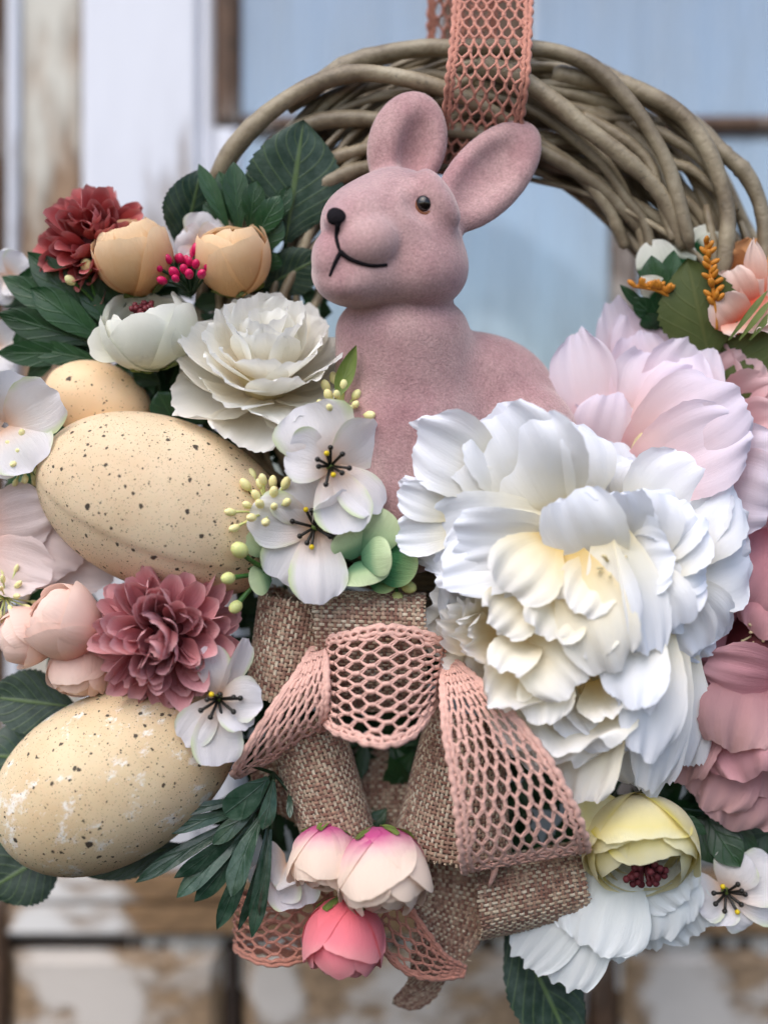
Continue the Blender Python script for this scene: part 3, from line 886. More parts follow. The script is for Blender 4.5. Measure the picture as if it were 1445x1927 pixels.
M_WINE = plain_mat('wine_red_stamen', srgb(110, 40, 46), 0.5, 0.3, 300)
M_RUST = plain_mat('orange_filler', srgb(196, 126, 34), 0.55, 0.3, 200)
M_CORE = plain_mat('cream_core', srgb(222, 206, 160), 0.7, 0.2, 200)
M_DCORE = plain_mat('dark_core', srgb(90, 30, 36), 0.7, 0.2, 200)

def stamens(root, c, ax, n, L, spread, mats, rad=3.0, name='stamen', bulb=1.9, seed=0, curve=0.3):
    rg = random.Random(seed)
    M = Matrix.Translation(P(*c) - root.location) @ frame(ax)
    for i in range(n):
        a = 2 * PI * i / n + rg.uniform(-.3, .3)
        sp = math.radians(spread) * rg.uniform(.55, 1.1)
        l = L * rg.uniform(.8, 1.1)
        d = np.array([math.sin(sp) * math.cos(a), math.sin(sp) * math.sin(a), math.cos(sp)])
        up = np.array([0, 0, 1.])
        p = catmull([np.zeros(3), (d * (1 - curve) + up * curve * .5) * l * .55, d * l], 7)
        mb = MB(); mb.tube(p * S, np.linspace(rad * .8, rad, 7) * S, 6)
        o = mb.build(name, mats[0], root, M)
        mb = MB(); mb.ball(d * l * S, rad * bulb * S, 8, 6)
        mb.build('pollen_tip', mats[1 + i % (len(mats) - 1)], o)

def blossom(label, c, tips, ax, group=None, st=True, mat=None, W=1.0, L=44, calyx=True, bend=-0.5, name='apple_blossom', seed=1, spread=52):
    r = thing(name, label, 'flower', P(*c), group)
    for k, tp in enumerate(tips):
        x, y, d, w = tp[:4]
        kw = dict(bend=bend, cup=0.16, f0=.3, f1=.72, vm=.66, tip=.42, ruf=.03, rufk=2, lump=.05, rag=.012, nu=14, nv=16)
        if len(tp) > 4:
            kw.update(tp[4])
        between(r, (c[0] + (x - c[0]) * .05, c[1] + (y - c[1]) * .05, c[2] - 6), (x, y, d), w * W, mat or M_BLOSSOM, **kw)
    if st:
        stamens(r, c, ax, 9, L, spread, [M_STAM, M_STAM, M_STAM, M_STAM, M_YEL], 2.9, bulb=1.75, seed=seed, curve=.45)
        M = Matrix.Translation(P(*c) - r.location) @ frame(ax)
        core(r, M, M_LIME, 8, 4, 'pistil')
    return r

def cup_petal(name, R, H, alpha, t0, t1, mat, seed, flare=.06, nu=14, nv=16):
    """petal wrapped round a spheroid from its base pole to its rim"""
    rg = np.random.default_rng(seed)
    U, V = np.meshgrid(np.linspace(-1, 1, nu + 1), np.linspace(0, 1, nv + 1))
    vm = .52
    vv = np.clip((V - vm) / (1 - vm), 0, 1)
    f = np.where(V < vm, .55 + .45 * np.sin(np.clip(V / vm, 0, 1) * PI / 2), np.sqrt(1 - vv ** 2 / 2))
    s_ = np.where(V < vm, V, vm + (1 - vm) * vv * np.sqrt(1 - U ** 2 / 2))
    s_ = s_ + (rg.normal(0, .006, nu + 1) + .03 * np.sin(3.1 * np.linspace(-1, 1, nu + 1) + rg.uniform(0, 6.28)))[None, :] * V ** 4
    th = np.radians(t0 + (t1 - t0) * s_)
    a = np.radians(alpha) * U * f / np.maximum(np.sin(th), .5)
    ph = rg.uniform(0, 6.28, 4)
    r = R * (1 + flare * np.clip((s_ - .6) / .4, 0, 1) ** 2 + .03 * np.abs(U) ** 4 + .03 * np.sin(3 * U + 3 * V + ph[0]) * V + .02 * np.sin(5 * V - 4 * U + ph[1]) * V + .012 * np.sin(9 * U + ph[2]) * V ** 2)
    v = np.stack([r * np.sin(th) * np.sin(a), r * np.sin(th) * np.cos(a), r * H * np.cos(th)], -1).reshape(-1, 3) * S
    i = np.arange(nv)[:, None] * (nu + 1); j = np.arange(nu)[None, :]
    fc = np.stack([i + j, i + nu + 1 + j, i + nu + 2 + j, i + j + 1], -1).reshape(-1, 4)
    return new_mesh(name, v, fc.tolist(), mat, np.stack([(U + 1) / 2, V], -1).reshape(-1, 2))
def bud(label, c, ax, R, mat, layers, name='ranunculus_bud', cat='flower', group=None, sepal=None, spin=0., H=1.0, core_mat=None, seed=0):
    """closed cup of overlapping petals; layers = (count, size, opening in degrees from the axis)"""
    r = thing(name, label, cat, P(*c), group)
    M = frame(ax, spin)
    R = R * (D - c[2]) / D
    for j, (n, sz, op) in enumerate(layers):
        for i in range(n):
            SEED[0] += 1
            rg = random.Random(SEED[0])
            me = cup_petal('petal', R * sz * (1 + .012 * (i % 2)), H * rg.uniform(.97, 1.03), 180 / n * 1.45, 172, op + rg.uniform(-8, 8), mat, SEED[0], flare=(.16, .10, .07, .05, .04)[min(j, 4)])
            tilt = Matrix.Rotation(math.radians(rg.uniform(-9, 6)), 4, 'X') @ Matrix.Rotation(math.radians(rg.uniform(-8, 8)), 4, 'Y')
            link('petal', me, r, M @ Matrix.Rotation(math.radians(360 * i / n + j * 37 + seed * 17 + rg.uniform(-9, 9)), 4, 'Z') @ tilt)
    if core_mat:
        core(r, M, core_mat, R * (.5 if op > 30 else .6), -R * .12)
    if sepal:
        for i in range(5):
            SEED[0] += 1
            me = cup_petal('sepal', R * 1.03, H, 9, 174, 132, sepal, SEED[0], flare=.03, nu=6, nv=8)
            link('sepal', me, r, M @ Matrix.Rotation(math.radians(72 * i + seed * 31), 4, 'Z'))
    return r

def mum(label, c, ax, R, mat, n=95, seed=0, name='chrysanthemum', pl=1.0, dome=0.80, group=None):
    """pompon of many spoon-shaped petals on a dome"""
    r = thing(name, label, 'flower', P(*c), group)
    rg = random.Random(seed)
    M = frame(ax, seed * 33)
    k = (D - c[2]) / D
    R = R * k
    core(r, M, M_DCORE, R * .45, -R * .1)
    ms = [petal_mesh('petal', R * .72 * s_ * pl, R * .34 * s_, mat, f0=.3, f1=.55, vm=.62, tip=.30, p=2, bend=b_, cup=.55, ruf=.02, lump=.02, rag=.012, nu=6, nv=9, seed=seed * 50 + q)
          for q, (s_, b_) in enumerate(((1, .5), (.95, .8), (1.05, .3), (.85, .9), (.9, .2), (1.0, .65)))]
    for i in range(n):
        z = 1 - (i + .5) / n * (1 + .35 * dome)
        th = math.acos(max(-1, min(1, z)))
        a = i * 2.39996 + rg.uniform(-.15, .15)
        m = M @ Matrix.Rotation(a, 4, 'Z') @ Matrix.Rotation(th + rg.uniform(-.22, .22), 4, 'X').inverted()
        # petal along its direction, face turned up the dome
        m = m @ Matrix.Translation((0, 0, R * .28 * S)) @ Matrix.Rotation(PI / 2 + rg.uniform(-.4, .35), 4, 'X') @ Matrix.Rotation(rg.uniform(-.9, .9), 4, 'Y')
        sc = .78 + .22 * min(1, th / 1.1)
        link('petal', ms[rg.randrange(6)], r, m @ Matrix.Scale(sc, 4))
    return r

def florets(label, c, ax, n, L, mat, smat, name='filler_sprig', spread=75, r=5.5, seed=0, long=1.7, group=None, cat='filler flower', part='floret'):
    rt = thing(name, label, cat, P(*c), group)
    rg = random.Random(seed)
    M = frame(ax)
    for i in range(n):
        z = 1 - (i + .5) / n * (1 - math.cos(math.radians(spread)))
        th = math.acos(z); a = i * 2.39996
        l = L * rg.uniform(.75, 1.1)
        d = np.array([math.sin(th) * math.cos(a), math.sin(th) * math.sin(a), math.cos(th)])
        mb = MB(); mb.tube(catmull([np.zeros(3), d * l * .5 + np.array([0, 0, l * .08]), d * l], 6) * S, np.array([.55, .5, .5, .5, .6, .7]) * r * .6 * S, 6)
        o = mb.build('stalk', smat, rt, M)
        mb = MB(); mb.ball(d * l * S, r * S * rg.uniform(.8, 1.15), 9, 7, axis=d, squash=long)
        mb.build(part, mat, o)
    return rt

def sprig(label, base, leaves, mat, name='leaf_sprig', group=None, smat=None, **kw0):
    r = thing(name, label, 'foliage', P(*base), group)
    for k, lf in enumerate(leaves):
        b, t, w = lf[0], lf[1], lf[2]
        kw = dict(bend=-.35, cup=-.05, fold=.14, f0=.22, f1=.0, vm=.62, tip=.0, lump=.02, rag=0, nu=8, nv=16)
        kw.update(kw0)
        if len(lf) > 3:
            kw.update(lf[3])
        if mat is M_WAXY:
            w *= .82
            kw['roll'] = random.Random(k * 7 + 3).uniform(-38, 38)
        between(r, b, t, w, mat, 'leaf', **kw)
        stem(r, base, b, 3.2, smat or M_DSTEM)
    return r
def rose_leaf(label, b, t, w, mat=None, roll=0., **kw0):
    kw = dict(bend=-.3, cup=-.1, fold=.10, f0=.12, f1=.0, vm=.48, tip=.0, serr=.07, teeth=17, lump=.025, rag=0, nu=12, nv=68, roll=roll)
    kw.update(kw0)
    r = thing('rose_leaf', label, 'leaf', P(*b), 'serrated leaves of the arrangement')
    between(r, b, t, w, mat or M_ROSE, 'leaf_blade', **kw)
    dx, dy = b[0] - t[0], b[1] - t[1]
    l = math.hypot(dx, dy)
    stem(r, (b[0] + dx / l * 40, b[1] + dy / l * 40, b[2] - 30), b, 4, M_DSTEM)
    return r

def flower(name, label, c, group=None):
    return thing(name, label, 'flower', P(*c), group)
SILK = dict(f0=.34, f1=.72, vm=.66, tip=.33, p=2.4, ruf=.045, rufk=2.2, lump=.05, rag=.016, nu=22, nv=20, curl=.07)

# ---------------------------------------------------------------- large white peony
wp = flower('white_peony', 'huge white silk peony with ragged petals and creamy heart, beside the rabbit', (1085, 1130, 120))
WP = [  # base, tip, width, extra
 ((940, 905, 175), (786, 815, 215), 150, dict(bend=-.7)),
 ((1000, 950, 165), (915, 782, 212), 200, dict(bend=-.8, ruf=.05)),
 ((1050, 970, 180), (960, 795, 222), 225, dict(bend=-.9, roll=-15)),
 ((1075, 960, 150), (1085, 802, 195), 150, dict(bend=-.8, roll=35)),
 ((850, 970, 190), (750, 925, 218), 70, dict(bend=-.4, f1=.3)),
 ((860, 1000, 180), (746, 1008, 210), 80, dict(bend=-.4)),
 ((1220, 1010, 80), (1268, 868, 120), 190, dict(bend=-.7)),
 ((1200, 1050, 100), (1345, 885, 150), 230, dict(bend=-.8, ruf=.05)),
 ((1215, 1070, 100), (1408, 1000, 140), 240, dict(bend=-.8, ruf=.05)),
 ((1230, 1090, 100), (1372, 1090, 150), 190, dict(bend=-.9)),
 ((1240, 1100, 120), (1352, 1205, 160), 140, dict(bend=-.8)),
 ((1220, 1090, 130), (1310, 1235, 190), 130, dict(bend=-.9, ruf=.06)),
 ((1130, 1000, 60), (1120, 850, 110), 170, dict(bend=-.6)),
 ((1160, 1000, 60), (1185, 880, 110), 150, dict(bend=-.6)),
 ((1060, 975, 150), (775, 962, 160), 170, dict(bend=-.9)),
 ((1060, 990, 170), (790, 1030, 180), 165, dict(bend=-1.0)),
 ((1065, 1000, 190), (830, 1072, 215), 150, dict(bend=-1.0, roll=10)),
 ((1060, 1010, 190), (850, 1010, 235), 130, dict(bend=-1.1, roll=-20)),
 ((1190, 1060, 170), (1215, 922, 225), 150, dict(bend=-.9)),
 ((1200, 1060, 180), (1300, 960, 225), 170, dict(bend=-1.0)),
 ((1200, 1080, 190), (1330, 1050, 225), 170, dict(bend=-1.0)),
 ((1150, 1080, 200), (1065, 930, 270), 150, dict(bend=-1.2, roll=-10)),
 ((1160, 1080, 200), (1150, 930, 275), 150, dict(bend=1.0, roll=10)),
 ((1180, 1060, 200), (1262, 1050, 262), 120, dict(bend=-1.0)),
 ((1180, 1050, 210), (1270, 1190, 250), 130, dict(bend=-1.1)),
 ((1040, 1020, 230), (950, 1112, 280), 140, dict(bend=-1.0)),
 ((1080, 1060, 200), (850, 1085, 225), 95, dict(bend=-.9, ruf=.06)),
 ((1075, 1040, 230), (1155, 1262, 282), 140, dict(bend=-1.1)),
 ((1160, 990, 236), (1228, 1235, 270), 96, dict(bend=-1.0, roll=-34)),
 ((1130, 1000, 236), (1180, 1190, 284), 90, dict(bend=-1.0, roll=18)),
 ((1130, 1050, 220), (1080, 1150, 285), 110, dict(bend=-1.0, ruf=.06)),
 ((1070, 1120, 230), (1020, 1200, 290), 115, dict(bend=-.9, ruf=.09, scal=.1)),
 ((1110, 1140, 230), (1100, 1240, 290), 110, dict(bend=-.9, ruf=.09, scal=.1)),
 ((1000, 1110, 210), (925, 1185, 262), 110, dict(bend=-.8, ruf=.09, scal=.1)),
 ((925, 1195, 90), (806, 1138, 150), 150, dict(bend=.6, cup=.35, ruf=.08)),
 ((930, 1200, 90), (812, 1215, 150), 120, dict(bend=.5, cup=.3, ruf=.08)),
 ((935, 1190, 100), (862, 1092, 190), 130, dict(bend=.7, cup=.35, ruf=.09)),
 ((930, 1195, 120), (838, 1172, 200), 100, dict(bend=.8, cup=.4, ruf=.1)),
 ((940, 1190, 130), (905, 1118, 225), 100, dict(bend=.8, cup=.4, ruf=.1)),
 ((945, 1195, 140), (880, 1208, 235), 90, dict(bend=.7, cup=.4, ruf=.1)),
 # lower cup
 ((1060, 1290, 120), (1062, 1448, 185), 240, dict(bend=.8, cup=.4)),
 ((1000, 1260, 110), (892, 1322, 140), 190, dict(bend=.6, cup=.4)),
 ((1010, 1280, 110), (945, 1392, 150), 180, dict(bend=.8, cup=.4)),
 ((1060, 1270, 140), (1040, 1418, 250), 270, dict(bend=1.0, cup=.45)),
 ((1110, 1270, 140), (1160, 1385, 240), 190, dict(bend=.9, cup=.4)),
 ((1000, 1235, 170), (942, 1316, 282), 120, dict(bend=1.1, cup=.5)),
 ((1030, 1240, 180), (1024, 1362, 268), 100, dict(bend=-.8)),
 ((1120, 1280, 180), (1148, 1352, 262), 95, dict(bend=.9, cup=.5)),
 ((985, 1180, 190), (1085, 1300, 278), 130, dict(bend=-1.1)),
 ((1000, 1200, 190), (945, 1262, 290), 90, dict(bend=-1.0, roll=25)),
 ((1200, 1150, 200), (1190, 1330, 285), 120, dict(bend=-.9)),
 ((1235, 1150, 190), (1212, 1425, 245), 120, dict(bend=-.8, roll=-18)),
 ((1255, 1130, 160), (1222, 1485, 190), 110, dict(bend=-.6, roll=-20)),
 ((1270, 1160, 140), (1275, 1440, 150), 100, dict(bend=-.5, roll=-30)),
 ((1165, 1290, 180), (1092, 1512, 205), 120, dict(bend=-.5, roll=25)),
 ((1150, 1330, 140), (1205, 1470, 150), 110, dict(bend=-.5)),
]
core(wp, Matrix.Translation(P(1085, 1120, 130) - wp.location), M_CORE, 110)
for B, T, W, kw in WP:
    k = dict(SILK); k.update(cup=.14); k.update(kw)
    if B[2] >= 190 and k['bend'] < 0:
        k['bend'] *= .6
    inner = (T[1] > 1100 and T[0] < 1160 and B[2] >= 90)
    if inner:
        k.update(frill=.008, ruf=max(.06, k['ruf']))
    between(wp, B, T, W * 1.08, M_WPEONYC if inner else M_WPEONY, **k)
    if inner and B[2] >= 180:
        continue
    rq = random.Random(int(T[0] * 3 + T[1] * 5))      # a second, looser petal tucked under each one
    k2 = dict(k); k2['roll'] = k.get('roll', 0) + rq.uniform(-24, 24); k2['bend'] = k['bend'] * rq.uniform(.6, 1.1); k2['ruf'] = k['ruf'] * 1.4
    between(wp, (B[0], B[1], B[2] - 14), (T[0] + rq.uniform(-24, 24), T[1] + rq.uniform(-20, 20), T[2] - rq.uniform(14, 30)), W * rq.uniform(.8, 1.0), M_WPEONYC if inner else M_WPEONY, **k2)
def thread_bundle(root, c, ax, n, L, mat, seed):
    stamens(root, c, ax, n, L, 40, [mat, mat], 1.8, name='stamen', bulb=1.6, seed=seed)
thread_bundle(wp, (1150, 1070, 235), (0, .1, 1), 12, 46, M_CORE, 3)

# ---------------------------------------------------------------- blush peony behind it
bp_ = flower('blush_peony', 'large pale blush pink silk peony between the rabbit and the olive leaves', (1240, 830, 40))
core(bp_, Matrix.Translation(P(1250, 830, 20) - bp_.location), M_CORE, 100)
for B, T, W, kw, mt in [
 ((1200, 770, -10), (1150, 568, 6), 90, dict(bend=.5, cup=.4), M_BLUSH),
 ((1210, 770, -10), (1210, 578, 10), 120, dict(bend=.5, cup=.4), M_BLUSH),
 ((1220, 760, 0), (1195, 628, 20), 110, dict(bend=.6, cup=.4), M_BLUSH),
 ((1120, 850, 20), (1082, 624, 50), 125, dict(bend=-.5, f1=.35, tip=.1), M_BLUSH),
 ((1110, 900, 30), (1152, 742, 75), 120, dict(bend=-.6), M_BLUSH),
 ((1100, 900, 20), (1050, 760, 40), 90, dict(bend=-.5), M_BLUSH),
 ((1210, 850, 30), (1262, 655, 70), 190, dict(bend=-.7, f1=.5), M_BLUSH),
 ((1220, 850, 30), (1318, 640, 60), 150, dict(bend=-.6, f1=.4), M_BLUSH),
 ((1200, 870, 50), (1340, 708, 100), 180, dict(bend=-.7), M_BLUSH),
 ((1180, 880, 60), (1392, 745, 140), 210, dict(bend=-.8), M_BLUSH),
 ((1180, 905, 60), (1398, 805, 165), 180, dict(bend=-.8), M_BLUSH),
 ((1320, 790, 20), (1352, 650, 46), 110, dict(bend=.7, cup=.4), M_BLUSHD),
 ((1330, 790, 20), (1420, 672, 60), 120, dict(bend=.6, cup=.4), M_BLUSHD),
 ((1340, 800, 20), (1470, 735, 80), 140, dict(bend=.6, cup=.4), M_BLUSHD),
 ((1340, 830, 30), (1470, 800, 90), 130, dict(bend=-.6), M_BLUSHD),
 ((1300, 910, 50), (1470, 860, 130), 170, dict(bend=-.6), M_BLUSH),
 ((1320, 900, 50), (1455, 945, 140), 170, dict(bend=-.6), M_BLUSH),
]:
    k = dict(SILK); k.update(cup=.14); k.update(kw)
    between(bp_, B, T, W, mt, **k)

# ---------------------------------------------------------------- dusty pink peony at the right
dp = flower('dusty_pink_peony', 'dusty pink silk peony with layered scalloped petals below the blush peony', (1430, 1270, 40))
core(dp, Matrix.Translation(P(1440, 1240, 10) - dp.location), M_DCORE, 100)
for B, T, W, kw, mt in [
 ((1400, 1080, 10), (1425, 925, 40), 170, dict(bend=-.4), M_DUSTY),
 ((1420, 1210, 20), (1300, 1130, 40), 180, dict(bend=-.4), M_DUSTY),
 ((1430, 1200, 10), (1310, 1230, 30), 160, dict(bend=-.4), M_DUSTY),
 ((1480, 1010, 60), (1392, 1150, 110), 190, dict(bend=-.9, ruf=.05), M_DUSTY),
 ((1480, 1100, 60), (1440, 1200, 110), 140, dict(bend=-.7, ruf=.06), M_DUSTY),
 ((1480, 1275, 90), (1332, 1252, 150), 110, dict(bend=-.9), M_DUSTY),
 ((1420, 1280, 60), (1330, 1290, 120), 130, dict(bend=-.6, ruf=.06), M_DUSTY),
 ((1390, 1270, 60), (1285, 1395, 130), 130, dict(bend=-.8, ruf=.07), M_DUSTY),
 ((1360, 1290, 60), (1272, 1470, 100), 120, dict(bend=-.6, ruf=.06), M_DUSTYB),
 ((1420, 1330, 80), (1410, 1462, 170), 180, dict(bend=-.8, scal=.06), M_DUSTY),
 ((1410, 1270, 90), (1398, 1412, 190), 170, dict(bend=-.8, scal=.05), M_DUSTYB),
 ((1470, 1270, 90), (1475, 1420, 180), 150, dict(bend=-.8), M_DUSTYB),
 ((1400, 1380, 50), (1330, 1520, 100), 130, dict(bend=-.6, scal=.06), M_DUSTYB),
 ((1420, 1400, 50), (1382, 1562, 100), 150, dict(bend=-.6, scal=.07), M_DUSTYB),
 ((1440, 1380, 60), (1440, 1500, 130), 150, dict(bend=-.7, scal=.07), M_DUSTYB),
 ((1460, 1400, 50), (1475, 1545, 110), 130, dict(bend=-.6, scal=.06), M_DUSTY),
]:
    k = dict(SILK); k.update(cup=.10, roll=random.Random(int(T[0] * 7 + T[1])).uniform(-28, 28)); k.update(kw); k['ruf'] = max(.085, k['ruf']); k['scal'] = 0.; k['frill'] = .006; k['curl'] = .1
    between(dp, B, T, W * 1.1, mt, **k)
thread_bundle(dp, (1425, 1190, 60), (-.2, .1, 1), 10, 50, M_CORE, 5)

# ---------------------------------------------------------------- upper left: chrysanthemum, ranunculus, carnation
mum('brick red chrysanthemum pompon above the peach ranunculus buds', (186, 468, 10), (-.05, .45, .9), 122, M_MUMR, 105, 2, pl=1.0)
mum('dusty rose chrysanthemum pompon between the two large eggs', (312, 1192, 130), (.12, -.05, 1), 158, M_MUM, 120, 5, pl=.95)
bud('peach ranunculus bud in front of the brick red chrysanthemum', (254, 484, 70), (-.25, .8, .42), 72, M_PEACH, [(4, 1.0, 52), (4, .96, 34), (4, .90, 22), (4, .82, 14), (3, .74, 4)], group='peach ranunculus buds', sepal=M_LIME, core_mat=M_CORE, seed=1)
bud('peach ranunculus bud beside the big serrated leaf and the magenta berries', (440, 488, 70), (-.05, .85, .42), 68, M_PEACH, [(4, 1.0, 50), (4, .95, 36), (4, .88, 24), (4, .79, 14), (3, .70, 4)], group='peach ranunculus buds', sepal=M_LIME, core_mat=M_CORE, seed=2)
wr = bud('small white ranunculus with wine red stamens and lime sepals', (282, 622, 80), (-.12, .82, .42), 86, M_WRAN, [(5, 1.0, 54), (5, .94, 46), (4, .86, 44)], name='white_ranunculus', sepal=M_LIME, core_mat=M_DCORE, seed=3, H=.85)
stamens(wr, (279, 612, 82), (-.12, .85, .45), 24, 40, 36, [M_WINE, M_WINE], 3.6, bulb=1.5, seed=9)
between(wr, (250, 660, 90), (168, 640, 110), 70, M_WRAN, bend=-.5, cup=.2, f1=.6)

cc = flower('cream_carnation', 'cream white carnation with broad fluted petals beside the rabbit chest', (500, 715, 60))
Mc = frame((.10, .74, .66), 10)
core(cc, Mc, M_CORE, 50, 10)
FL = dict(f0=.26, f1=.92, vm=.66, tip=.33, p=2.4, ruf=.022, rufk=4, scal=.03, scalk=4, rag=.014, lump=.04, nu=20, nv=16, frill=.010, curl=.05)
ring(cc, Mc, M_CREAM, 7, 172, 150, 102, 10, -30, bend=.75, cup=.26, **FL)
ring(cc, Mc, M_CREAM, 7, 172, 146, 86, 10, -24, phase=26, bend=.75, cup=.28, **FL)
ring(cc, Mc, M_CREAM, 6, 170, 142, 68, 10, -18, phase=8, bend=.6, cup=.3, **FL)
ring(cc, Mc, M_CREAM, 6, 166, 138, 50, 8, -12, phase=31, bend=.5, cup=.3, **FL)
ring(cc, Mc, M_CREAM, 5, 160, 124, 32, 6, -4, phase=11, bend=.4, cup=.3, **FL)
ring(cc, Mc, M_CREAM, 4, 146, 108, 16, 4, 0, phase=50, bend=.3, cup=.34, **FL)
between(cc, (634, 748, 176), (670, 650, 190), 34, M_LIME, 'sepal', bend=.4, cup=.3, f1=.05, vm=.4, tip=0., rag=0)

florets('cluster of small magenta berries between the two peach ranunculus buds', (362, 555, 60), (-.1, .75, .5), 22, 78, M_BERRY, M_DSTEM, 'berry_sprig', 50, 8.2, 4, 1.45, cat='berries', part='berry')
florets('single pale bud stalks beside the brick red chrysanthemum', (185, 575, 40), (-.3, .8, .3), 5, 92, M_CREAMB, M_STEM, 'bud_sprig', 42, 10, 8, 1.3, cat='buds', part='bud')
florets('pale yellow buds peeping over the small peach egg', (165, 705, -10), (.05, 1, .0), 3, 26, M_CREAMB, M_STEM, 'bud_sprig', 80, 10, 10, 1.4, cat='buds', part='bud')
blossom('pale greyish blossom standing behind the magenta berries', (375, 465, 30), [(390, 402, 40, 80), (338, 440, 40, 70), (420, 440, 44, 70), (350, 500, 50, 60)], (0, .4, 1), st=False, bend=-.3)
blossom('white blossom petals at the tips of the dark leaf sprig', (20, 520, -10), [(55, 490, 10, 80), (-15, 480, 10, 70), (40, 550, 10, 60), (-20, 560, 10, 70)], (0, .2, 1), st=False)
blossom('pale green white blossom half hidden under the dark leaf sprig', (-10, 650, -20), [(35, 620, 0, 70), (30, 690, 0, 70), (-50, 640, 0, 70)], (0, .2, 1), st=False)

# ---------------------------------------------------------------- left edge blossoms
blossom('blush white blossom with lime tinge overlapping the small peach egg', (10, 800, 110), [(112, 740, 150, 118, dict(bend=-.6)), (30, 700, 140, 110), (65, 880, 150, 130, dict(bend=-.5)), (-60, 760, 140, 110), (-30, 900, 140, 110)], (-.2, 0, 1), st=False, seed=3)
bs = flower('silk_blossom', 'large satin blush petals spread under the seamed egg', (-10, 1020, 40))
for B, T, W, kw in [((-20, 960, 50), (150, 1050, 70), 190, dict(bend=-.6)), ((-30, 990, 60), (95, 960, 100), 130, dict(bend=-.6)), ((-40, 1040, 60), (90, 1085, 110), 120, dict(bend=-.5)), ((40, 1040, 20), (215, 1085, 50), 100, dict(bend=-.4))]:
    k = dict(SILK); k.update(cup=.1); k.update(kw)
    between(bs, B, T, W, M_SILKB, **k)
florets('pale yellow floret cluster under the blush blossom by the seamed egg', (50, 862, 90), (.1, -.45, .8), 24, 50, M_CREAMB, M_LIMEB, 'filler_sprig', 95, 6.2, 11, 1.5, group='pale yellow filler florets')
florets('pale yellow floret cluster above the blush rosebuds', (10, 1125, 90), (.4, .1, .8), 20, 58, M_CREAMB, M_LIMEB, 'filler_sprig', 85, 5, 12, 2.2, group='pale yellow filler florets')
for nm, c, ax, R, sd in (('blush rosebud leaning against the dusty rose chrysanthemum', (122, 1172, 140), (-.55, .6, .5), 70, 4), ('smaller blush rosebud with pink base at the outer side of the rosebud trio', (52, 1196, 110), (-.8, -.2, .4), 56, 5), ('blush rosebud hanging below its trio, touching the scuffed egg', (152, 1256, 100), (-.2, -.9, .3), 58, 6)):
    bud(nm, c, ax, R, M_ROSEBUD, [(3, 1.0, 56), (4, .95, 36), (3, .89, 18), (3, .83, 3)], name='rosebud', group='blush rosebuds', sepal=M_LIME, core_mat=M_CORE, seed=sd)

# ---------------------------------------------------------------- apple blossoms in the middle
blossom('white apple blossom with black stamens below the cream carnation', (622, 878, 190), [
 (572, 762, 205, 160), (712, 800, 195, 112, dict(roll=25)), (712, 965, 205, 90, dict(roll=-15)), (660, 1004, 215, 112), (538, 850, 215, 110, dict(bend=-.9, roll=15))],
 (.05, .1, 1), 'apple blossoms', seed=21)
blossom('apple blossom with folded petal touching the top of the burlap bow', (594, 992, 170), [
 (470, 968, 195, 112), (548, 905, 180, 120), (640, 925, 215, 84, dict(roll=50)), (525, 1095, 180, 124), (602, 1136, 205, 112, dict(pinch=.12))],
 (-.2, 0, 1), 'apple blossoms', seed=22)
blossom('apple blossom with narrow petals resting on the scuffed egg', (412, 1312, 190), [
 (396, 1214, 200, 66, dict(f1=.35)), (466, 1202, 190, 52, dict(f1=.3, roll=40)), (494, 1318, 210, 88), (462, 1375, 215, 70, dict(roll=-20)), (344, 1396, 200, 78), (408, 1442, 205, 98)],
 (.1, -.3, 1), 'apple blossoms', seed=23)
blossom('apple blossom with yellow tipped stamens beside the lemon ranunculus', (1362, 1675, 70), [
 (1305, 1700, 90, 96), (1345, 1740, 90, 80), (1400, 1610, 80, 90), (1470, 1640, 80, 110), (1420, 1730, 70, 100), (1480, 1700, 60, 100)],
 (.2, -.3, 1), 'apple blossoms', seed=24)
florets('pale yellow floret cluster over the rabbit chest', (640, 788, 130), (.35, .65, .6), 20, 70, M_CREAMB, M_LIMEB, 'filler_sprig', 62, 7.5, 13, 1.5, group='pale yellow filler florets')
florets('pale yellow floret cluster on the seamed egg by the apple blossoms', (512, 972, 150), (-.5, .6, .6), 22, 78, M_CREAMB, M_LIMEB, 'filler_sprig', 62, 7.5, 14, 1.6, group='pale yellow filler florets')
florets('three pale green buds on a stalk against the seamed egg', (512, 1076, 150), (-.9, -.1, .35), 4, 82, M_LIMEB, M_STEM, 'bud_sprig', 46, 14, 15, 1.2, cat='buds', part='bud')
florets('pair of pale green buds above the burlap bow next to the white peony', (742, 1098, 130), (.5, -.2, .8), 3, 34, M_LIMEB, M_STEM, 'bud_sprig', 70, 12, 16, 1.3, cat='buds', part='bud')
eu = thing('eucalyptus_sprig', 'pale green round eucalyptus leaves beside the apple blossoms', 'foliage', P(690, 1045, 110))
for B, T, W, mt in (((680, 1045, 140), (728, 960, 165), 96, M_EUC), ((680, 1050, 150), (738, 1045, 190), 76, M_EUC), ((690, 1050, 130), (786, 1068, 150), 90, M_EUCD), ((680, 1055, 140), (690, 1102, 170), 96, M_EUC), ((670, 1050, 140), (645, 1000, 165), 70, M_EUC), ((640, 1060, 130), (608, 1098, 150), 70, M_EUC), ((510, 1085, 120), (470, 1098, 150), 58, M_EUC), ((520, 1040, 120), (466, 1005, 150), 60, M_EUC), ((700, 1060, 120), (740, 1110, 130), 60, M_EUCD), ((540, 1070, 110), (500, 1020, 130), 60, M_EUCD)):
    B, T = (B[0], B[1], B[2] + 34), (T[0], T[1], T[2] + 34)
    between(eu, B, T, W, mt, 'leaf', bend=-.5, cup=-.1, f0=.3, f1=.6, vm=.6, tip=.42, rag=0, lump=.02, pinch=.02)

